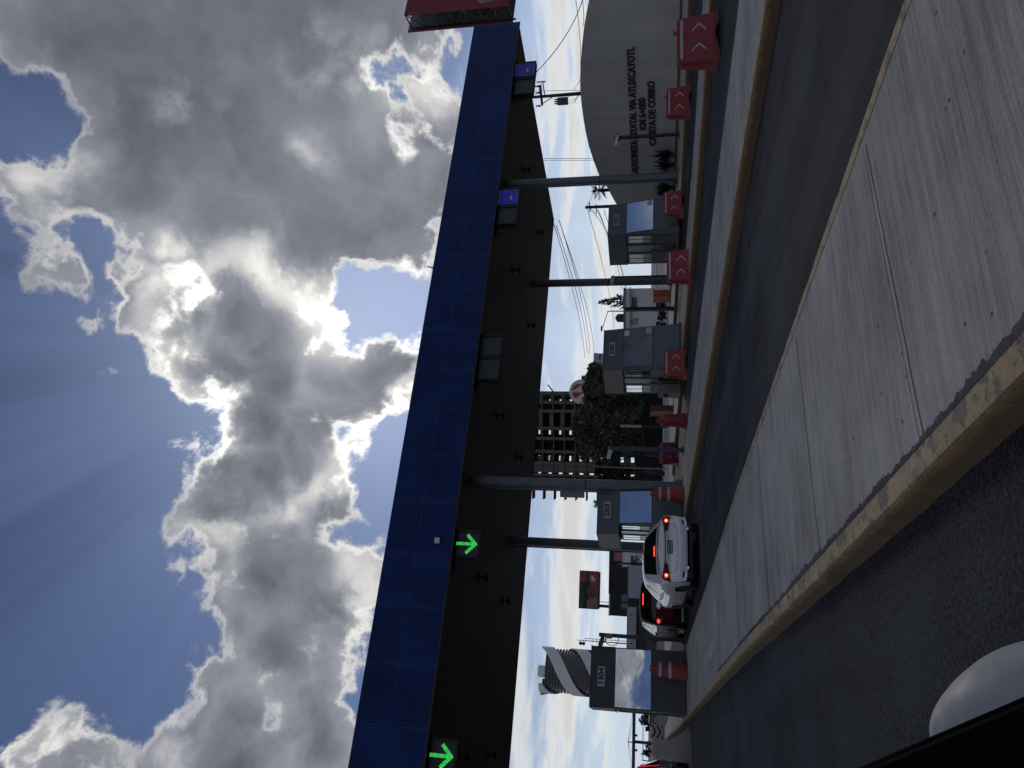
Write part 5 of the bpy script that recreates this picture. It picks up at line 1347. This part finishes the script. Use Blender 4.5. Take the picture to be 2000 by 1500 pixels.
# ---------------------------------------------------------------- round emblem sign
f = Far('round_sign', 765, 70, 'round white sign with a red emblem above the big tree', 'sign'); X, Z = f.l(1136, 765); r = abs(f.l(1112, 765)[1]-Z)
n = 40; cyl = [(X+r*math.cos(2*math.pi*k/n), .12, Z+r*math.sin(2*math.pi*k/n)) for k in range(n)]
MB().prism(cyl, (0, -.24, 0)).build('disc', 'emblem_white', f.root)
r2 = r*.80
mb = MB()
for x0, x1, s0 in ((-.78, -.08, 1), (.05, .85, 1)):
    pts = []
    for k in range(13):
        x_ = x0+(x1-x0)*k/12; pts.append((X+x_*r2*.9, -.13, Z+math.sqrt(max(0, 1-x_*x_))*r2*.98))
    pts += [(X+(x1)*r2*.9, -.13, Z-.1*r2), (X+(x0*.3+x1*.7)*r2, -.13, Z+.12*r2)]
    mb.prism(pts, (0, -.02, 0))
pts = [(X-.62*r2, -.13, Z-.25*r2)] + [(X+math.sin(a)*r2*.9, -.13, Z-math.cos(a)*r2*.96) for a in [-.75+.13*k for k in range(12)]] + [(X+.3*r2, -.13, Z-.22*r2)]
mb.prism(pts, (0, -.02, 0)); mb.build('emblem', 'emblem_red', f.root)
MB().tube([(X, .15, -.05), (X, .15, Z)], .14, 10).build('pole', 'steel', f.root)

# ---------------------------------------------------------------- unfinished concrete frame
f = Far('concrete_frame', 865, 205, 'unfinished grey concrete building frame with see-through floors behind the big tree', 'building', x=1272)
S = 205/1400
def fx(y): return f.l(1150, y)[0]
levels = [f.l(1058+21.3*k, 865)[1] for k in range(-3, 12)]
slabs = MB(); 
for z in levels:
    if z < .5: continue
    slabs.box(fx(958), fx(905), 0, 14, z-.28, z)
    slabs.box(fx(905), fx(862), 1.2, 14, z-.28, z)
    slabs.prism([(fx(862), 1.2, z-.28), (fx(838), -1.6, z-.28), (fx(767), -1.6, z-.28), (fx(767), 13, z-.28), (fx(862), 13, z-.28)], (0, 0, .28))
    slabs.box(fx(981), fx(958)-.01, 4, 9, z-.22, z)
ztop = levels[0]
slabs.build('floor_slabs', 'raw_concrete', f.root)
top2 = f.l(1045, 768)[1]
for y, w, yo, h in ((769, 1.1, -1.4, 0), (787, .9, -1.4, 0), (804, .9, -1.4, 0), (838, .9, -1.4, 0), (858, .9, .3, 0), (884, .9, 1.4, 0), (907, 1.0, .2, 0), (930, 0.7, .2, 0), (957, .8, .2, 0)):
    MB().box(fx(y)-w/2, fx(y)+w/2, yo, yo+.8, -.1, ztop-.3).build('column', 'raw_concrete', f.root)
bw = MB(); zz = [-.1]+sorted([z for z in levels if z > .5])
for a, b in zip(zz, zz[1:]):
    for y0, y1 in ((767, 777), (785, 841), (849, 893), (903, 926), (935, 958)):
        bw.box(fx(y1), fx(y0), 9.0, 9.3, a+.02, b-.3)
    for y0, y1, k in ((777, 785, .5), (841, 849, .25 if b < 24 else .62), (893, 903, .62), (926, 935, .45)):
        bw.box(fx(y1)+.01, fx(y0)-.01, 9.0, 9.3, a+.02, a+(b-a-.3)*k)
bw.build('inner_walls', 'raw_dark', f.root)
for a, b in zip(zz, zz[1:]):
    MB().box(fx(925), fx(911), .5, .8, a+.02, b-.3).build('outer_wall', 'raw_concrete', f.root)
    MB().box(fx(958)+.4, fx(936), .5, .8, a+.02, a+(b-a)*.38).build('parapet_wall', 'raw_concrete', f.root)
    MB().box(fx(903), fx(893), 2.0, 2.3, a+.02, a+(b-a)*.35).build('parapet_wall', 'raw_concrete', f.root)
    MB().box(fx(838), fx(806), -.6, -.35, a+.02, a+1.0).build('parapet_wall', 'raw_concrete', f.root)
    MB().box(fx(786), fx(770), -.9, -.65, a+.02, a+.8).build('parapet_wall', 'raw_concrete', f.root)
sc = MB(); a = f.l(1092, 972); b = f.l(1140, 962)
sc.box(a[0], b[0], 2.0, 3.0, b[1], a[1]); sc.build('hoarding', 'steel', f.root)
rb = MB()
for k in range(9):
    x_ = fx(766-1.0*k); rb.bar((fx(768), 2+.4*k, ztop-3-.9*k), (fx(768)+1.5+.35*(k % 4), 2+.4*k, ztop-1.0-.9*k+(k % 3)), .12)
for k in range(3): rb.bar((fx(768), 1, ztop-3.2*k-1), (fx(762), 1, ztop-3.2*k+.3), .25, .5)
rb.bar((fx(766), 0, f.l(1081, 766)[1]), (fx(752), 0, f.l(1070, 752)[1]), .5, .35)
rb.build('rebar', 'raw_dark', f.root)

# building peeping out above booth 2302
block('apartment_block', 1163, 1200, 690, 722, 150, 'plate', 'pale flat-roofed block with dark balconies peeping over booth 2302', 8, wins=[(1170, 1173.5, 692, 703), (1170, 1173.5, 706, 719)], winm='black_glass')

# ---------------------------------------------------------------- spiral tower
f = Far('spiral_tower', 1313, 700, 'round tower wrapped in white spiral bands behind booth 1304', 'tower'); X, Z0 = f.l(1140, 1314); Rr = abs(f.l(1140, 1269)[0]-f.l(1140, 1359)[0])/2
zt = f.l(1066, 1312)[1]
MB().lathe([(Rr*.90, -1), (Rr*.90, zt-2)], (X, 0, 0), 48).build('glazed_core', 'tower_dark', f.root, smooth=True, shade_angle=40)
mb = MB(); z = 3.0
while z < zt-1: mb.lathe([(Rr*.97, z), (Rr*.97, z+.9)], (X, 0, 0), 48); z += 3.05
mb.build('floor_slabs', 'tower_slab', f.root)
p1, p2 = f.l(1070, 1270), f.l(1141, 1357); half = p1[1]-p2[1]; bh = 12.5
for j in (-1, 0, 1):
    mb = MB(); rows = []
    for k in range(-120, 100):
        a = math.pi*k/48; z = p1[1]+2-half*a/math.pi + j*half*.86
        if z < -14 or z > zt+7: continue
        ca, sa = math.cos(a), -math.sin(a); zl, zh = z-bh/2, min(z+bh/2, zt+4.5)
        rows.append([(X+Rr*1.03*ca, Rr*1.03*sa, zl), (X+Rr*1.03*ca, Rr*1.03*sa, zh), (X+Rr*.975*ca, Rr*.975*sa, zh), (X+Rr*.975*ca, Rr*.975*sa, zl), (X+Rr*1.03*ca, Rr*1.03*sa, zl)])
    mb.grid(rows); mb.build('spiral_band', 'tower_white', f.root, smooth=True, shade_angle=40)
a = f.l(1051, 1322); b = f.l(1066, 1300); MB().lathe([((b[0]-a[0])/2, zt-3), ((b[0]-a[0])/2, a[1])], ((a[0]+b[0])/2, 0, 0), 32).build('roof_drum', 'tower_white', f.root, smooth=True, shade_angle=40)
mb = MB(); mb.prism([(f.l(1058, 1325)[0], 2, zt), (f.l(1058, 1325)[0], 2, f.l(1059, 1325)[1]), (f.l(1056, 1356)[0]-1, 2, f.l(1055, 1358)[1]), (f.l(1062, 1354)[0], 2, zt-4), ], (0, 6, 0)); mb.build('roof_screen', 'tower_dark', f.root)

# ---------------------------------------------------------------- far billboard (its printed picture is plain colour areas)
f = Far('billboard', 1150, 215, 'red and green roadside billboard on a single post, far away', 'billboard'); L, R_, zb, zt = f.rect(1130, 1170, 1116, 1188)
w, h = R_-L, zt-zb
MB().box(L, R_, -.2, .5, zb, zt).build('board', 'ad_dark', f.root)
def reg(pts, m, y): MB().prism([(L+w*a, y, zb+h*b) for a, b in pts], (0, .02, 0)).build('print_area', m, f.root)
reg([(.01,.80),(.68,.78),(.72,.99),(.01,.99)], 'ad_green', -.225)
reg([(.68,.99),(.72,.72),(.99,.70),(.99,.99)], 'ad_red', -.23)
reg([(.02,.02),(.30,.02),(.28,.42),(.20,.60),(.02,.55)], 'ad_tan', -.225)
reg([(.30,.02),(.55,.02),(.60,.40),(.50,.62),(.40,.55),(.28,.44)], 'ad_brown', -.225)
reg([(.55,.02),(.99,.02),(.99,.50),(.70,.46),(.60,.38)], 'emblem_red', -.228)
n = 24; cx_, cz_ = .80, .30
reg([(cx_+.12*math.cos(2*math.pi*k/n), cz_+.21*math.sin(2*math.pi*k/n)) for k in range(n)], 'ad_tan', -.25)
reg([(cx_+.105*math.cos(2*math.pi*k/n), cz_+.185*math.sin(2*math.pi*k/n)) for k in range(n)], 'emblem_red', -.275)
reg([(.72,.22),(.78,.18),(.88,.34),(.86,.42),(.82,.36),(.78,.40),(.75,.36)], 'emblem_white', -.30)
reg([(.52,.62),(.60,.62),(.62,.84),(.52,.86)], 'ad_dark', -.25)
reg([(.70,.64),(.97,.62),(.97,.68),(.70,.70)], 'ad_tan', -.25)
MB().box(L+.3, R_-.2, -1.2, .6, zb-.45, zb-.02).build('catwalk', 'post', f.root)
x_ = f.l(1180, 1184)[0]; MB().tube([(x_, .6, -.1), (x_, .6, zb)], .45, 12).build('post', 'post', f.root)
x2 = f.l(1180, 1176)[0]; MB().tube([(x2, .6, f.l(1192, 1176)[1]), (x2, .6, zb)], .1, 8).build('ladder_rail', 'post', f.root)

# ---------------------------------------------------------------- low buildings between the cars and booth 1304
block('warehouse', 1191, 1262, 1079, 1159, 196, 'dark_wall', 'near black warehouse wall below the far billboard', 20)
block('warehouse', 1191, 1262, 1160, 1202, 194, 'dark_wall', 'dark warehouse wing with black windows, left of the bigger black wall', 20, wins=[(1213, 1228, 1161, 1175), (1213, 1228, 1178, 1189)], winm='black_glass', roofm='plate')
block('low_building', 1226, 1262, 1108, 1168, 120, 'pale_wall', 'pale blue grey flat building with a dark blue edge behind the white car', 8, roofm='beam_blue')
block('low_building', 1217, 1262, 1079, 1107, 125, 'white_wall', 'white low building with a slanting awning right behind the white car', 8, wins=[(1232, 1245, 1086, 1098)])
block('advert_board', 1201, 1216, 1080, 1095, 110, 'pink_wall', 'dull pink panel behind the roof edge of booth 2303', .4, cat='board', ground=False)
block('low_building', 1224, 1243, 1186, 1330, 135, 'pale_wall', 'long pale blue grey wall with a flat roof behind booth 1304', 8, ground=False, wins=[(1231, 1235, 1200, 1201.5), (1231, 1235, 1244, 1246), (1231, 1235, 1256, 1258), (1226, 1228, 1262, 1264)], winm='black_glass')
block('shopfront', 1243.6, 1275, 1186, 1330, 136, 'brown_wall', 'dark glazed shopfront below the long pale wall', 7, wins=[(1247, 1262, 1190, 1204), (1247, 1262, 1208, 1222), (1247, 1262, 1226, 1240), (1247, 1262, 1244, 1260), (1247, 1262, 1264, 1280)])
# mast with two round lights
f = Far('light_mast', 1251, 160, 'tall thin mast with two round floodlights right of booth 1304', 'mast'); X, Z = f.l(1127, 1250)
mb = MB(); mb.tube([(X, 0, -.1), (X, 0, Z)], [.18, .07], 8); mb.build('mast', 'steel', f.root)
for x_, y in ((1134, 1256.5), (1140, 1257)):
    q = f.l(x_, y); mb = MB(); mb.ball((q[0], -.2, q[1]), .40, (1, .6, 1)); mb.bar((q[0], 0, q[1]), (X, 0, q[1]), .08); mb.build('round_light', 'grime', f.root, smooth=True)
mb = MB()
for x_ in (1144, 1158, 1165): q = f.l(x_, 1247); r_ = f.l(x_, 1255); mb.bar((q[0], 0, q[1]), (r_[0], 0, q[1]), .09)
mb.tube([(X+.5, 0, f.l(1225, 1250)[1]), (X+.5, 0, f.l(1143, 1250)[1])], .06, 6); mb.build('crossarm', 'steel', f.root)

# ---------------------------------------------------------------- left gap: bridge, van, chevron board, barriers
f = Far('footbridge', 1440, 170, 'dark blue steel bridge beam crossing high over the road', 'bridge', x=1272); L, R_, zb, zt = f.rect(1233.5, 1242, 1330, 1520)
MB().box(L-20, R_, 0, 3, zb, zt).build('beam', 'beam_blue', f.root)
for y in (1436.5, 1465.5):
    q = f.l(1244, y); MB().box(q[0]-.25, q[0]+.25, -.3, -.01, zb-.55, zb+.4).build('hanging_light', 'post', f.root)
q = f.l(1226, 1449); b = f.l(1262, 1451)
mb = MB(); mb.tube([(b[0], 1.5, -.1), (b[0], 1.5, zb-.01)], .35, 10); mb.tube([(q[0], 1.5, zt+.01), (q[0], 1.5, q[1])], .13, 8); mb.build('pier', 'beam_blue', f.root)
mb = MB()
for dx in (-6.5, -4.4, -2.3, 2.3, 4.4, 6.5): mb.tube([(q[0], 1.5, q[1]), (q[0]+dx, 1.5, zt)], .03, 5)
mb.build('stay_cable', 'wire', f.root)
MB().box(R_-1.2, R_-.2, .5, 2.5, -.1, zb-.01).build('support', 'beam_blue', f.root)
f = Far('sign_truss', 1437, 120, 'thin pale lattice truss spanning the far road', 'truss'); L, R_, zb, zt = f.rect(1254.3, 1257.4, 1390, 1485)
mb = MB(); 
for z in (zb, zt): mb.bar((L, 0, z), (R_, 0, z), .05)
N = 24
for k in range(N): mb.bar((L+(R_-L)*k/N, 0, zb), (L+(R_-L)*(k+.5)/N, 0, zt), .03); mb.bar((L+(R_-L)*(k+.5)/N, 0, zt), (L+(R_-L)*(k+1)/N, 0, zb), .03)
mb.build('lattice', 'steel', f.root)
for x_ in (L, R_): MB().tube([(x_, 0, -.05), (x_, 0, zt)], .08, 8).build('leg', 'steel', f.root)
# chevron end board
f = Far('chevron_board', 1428.5, 63, 'black and grey chevron end board at the tip of the near island', 'sign', x=1290); L, R_, zb, zt = f.rect(1271, 1298, 1417.5, 1441)
w, h = R_-L, zt-zb
MB().box(L, R_, 0, .06, zb, zt).build('board', 'stripe_white', f.root)
for k, s0 in enumerate((.30, .68, 1.06)):
    for sg in (-1, 1):
        t_ = .17; pts = [(0, s0-.30), (0, s0-.30+t_), (.5, s0+t_), (.5, s0)]
        pp = [(L+w*(.5+sg*a*.99), -.004, zb+h*min(max(1-(.98-b if False else b)*.92, .01), .99)) for a, b in [(0, s0), (0, s0+t_), (.5, s0-.30+t_), (.5, s0-.30)]]
        MB().prism(pp, (0, .003, 0)).build('chevron', 'stripe_black', f.root)
for x_ in (L+.15*w, R_-.15*w): MB().box(x_-.04, x_+.04, .062, .14, -.05, zt).build('leg', 'post', f.root)
# red and white barrier boards far down the road
for k, y in enumerate((1443, 1449, 1455, 1461, 1467, 1473)):
    f = Far('striped_barrier', y, 92, ['nearest to the chevron board', 'second from the chevron board', 'third from the chevron board', 'fourth from the chevron board', 'fifth from the chevron board', 'last, next to the grey car roof'][k].join(['red and white striped barrier, ', '']), 'barrier', 'striped barriers down the road'); L, R_, zb, zt = f.rect(1273, 1284, y-2.8, y+2.8)
    MB().box(L, R_, 0, .3, .0, zt).build('body', 'emblem_white', f.root)
    mb = MB(); w = R_-L; h = zt
    for j in range(2): mb.prism([(L+w*(.05+.5*j), -.006, .02), (L+w*(.30+.5*j), -.006, .02), (L+w*(.45+.5*j), -.006, h*.95), (L+w*(.20+.5*j), -.006, h*.95)], (0, .004, 0))
    mb.build('stripes', 'ad_red', f.root)
# white van far off left of booth 1304
f = Far('van', 1404, 118, 'white van seen far down the road between booth 1304 and the chevron board', 'car'); L, R_, zb, zt = f.rect(1266.5, 1285.5, 1396.5, 1413); w = R_-L
mb = MB(); mb.prism([(L, 0, .3), (L, 4.6, .3), (L, 4.6, .9), (L, 3.6, 1.1), (L, 3.0, zt-.1), (L, 2.7, zt), (L, .1, zt), (L, 0, zt-.15)], (w, 0, 0)); mb.build('body', 'white_wall', f.root, bevel=.06)
MB().box(L+.15, R_-.15, -.02, -.001, zt*.55, zt-.25).build('rear_window', 'black_glass', f.root)
for x_ in (L+.02, R_-.17): MB().box(x_, x_+.15, -.02, -.001, .75, 1.15).build('tail_lamp', 'lamp_red', f.root)
for x_ in (L+.02, R_-.24):
    for y_ in (.8, 3.7): MB().prism([(x_, y_+.33*math.cos(a), .33+.33*math.sin(a)) for a in [k*math.pi/8 for k in range(16)]], (.22, 0, 0)).build('wheel', 'rubber', f.root)
MB().box(L+.05, R_-.05, -.04, -.001, .35, .6).build('bumper', 'car_black', f.root)
block('gate_house', 1262, 1269, 1420, 1428, 130, 'dark_wall', 'small dark hut above the chevron board', 3, cat='hut', ground=False)

# ---------------------------------------------------------------- two sided billboard beyond the canopy's right end
O = Vector((46, 33, 0))
bb = thing('billboard', O, 'big faded red billboard with an open steel truss at the top right corner', 'billboard')
def fac(Y, pts): return [gy(x, y, Y)-O for x, y in pts]
Y1, Y2 = 30.0, 31.6
fr = fac(Y1, [(789, 29), (770, -110), (1030, -150), (992, 12)])
fr[3].z = fr[3].z; zlow = fr[3].z; ztp = fr[0].z
xl = fr[0].x; xr = xl+11
front = [(xl, Y1-33, ztp), (xr, Y1-33, ztp), (xr, Y1-33, zlow), (xl-.05, Y1-33, zlow)]
MB().prism([Vector(p) for p in front], (0, .06, 0)).build('front_sheet', 'panel_red', bb)
w0 = xl+.55
MB().prism([(w0+dx, Y1-33-.012, zlow+.9+dz) for dx, dz in ((0, .1), (1.0, 0), (3.5, .2), (6, .1), (6.2, 1.4), (4.6, 2.2), (3.4, 2.6), (2.0, 3.3), (1.2, 2.6), (.6, 1.6), (-.2, 1.0))], (0, .01, 0)).build('torn_patch', 'panel_torn', bb)
b1, b2 = gy(797, 60, Y2)-O, gy(995, 42, Y2)-O
MB().prism([(b1.x, b1.y, b1.z), (b1.x+12, b1.y, b1.z), (b1.x+12, b1.y, zlow), (b1.x, b1.y, zlow)], (0, .06, 0)).build('back_sheet', 'panel_back', bb)
mb = MB(); mb.bar((b1.x-.06, b1.y+.03, zlow), (b1.x-.06, b1.y+.03, b1.z), .12, .10); mb.build('edge_strip', 'panel_red', bb)
mb = MB(); ya, yb2 = Y1-33+.1, Y2-33-.04; N = 7
for k in range(N+1):
    z = zlow+(ztp-zlow)*k/N
    mb.bar((xl+.15, ya, z), (b1.x+.15, yb2, z), .07)
    if k < N:
        z2 = zlow+(ztp-zlow)*(k+1)/N
        mb.bar((xl+.15, ya, z if k % 2 else z2), (b1.x+.15, yb2, z2 if k % 2 else z), .05)
for x_, y_ in ((xl+.12, ya), (b1.x+.12, yb2)): mb.bar((x_, y_, zlow-.2), (x_, y_, ztp), .10)
for j in range(1, 4):
    m2 = MB()
    for k in range(N): m2.bar((xl+3*j, ya, zlow+(ztp-zlow)*k/N), (xl+3*j, yb2, zlow+(ztp-zlow)*(k+1)/N), .05)
    m2.build('brace', 'post', bb)
mb.build('truss', 'post', bb)
mb = MB(); zc = zlow-.35
for y_ in (Y1-33-1.3, Y1-33-.5): mb.bar((xl-.9, y_, zc), (xr, y_, zc), .10, .14); 
for k in range(24): mb.bar((xl-.9+.5*k, Y1-33-1.3, zc), (xl-.9+.5*k, Y1-33-.5, zc), .05)
for k in range(8): mb.bar((xl-.9+1.5*k, Y1-33-1.3, zc), (xl-.9+1.5*k, Y1-33-1.3, zc+.9), .05)
mb.bar((xl-.9, Y1-33-1.3, zc+.9), (xr, Y1-33-1.3, zc+.9), .04); mb.bar((xl-.9, Y1-33-1.3, zc+.45), (xr, Y1-33-1.3, zc+.45), .03)
mb.build('catwalk', 'post', bb)
MB().tube([(xl+5.5, .8-3+1.5, -.1), (xl+5.5, -.7, zlow+1)], .45, 16).build('post', 'steel', bb)
bpy.context.view_layer.update()
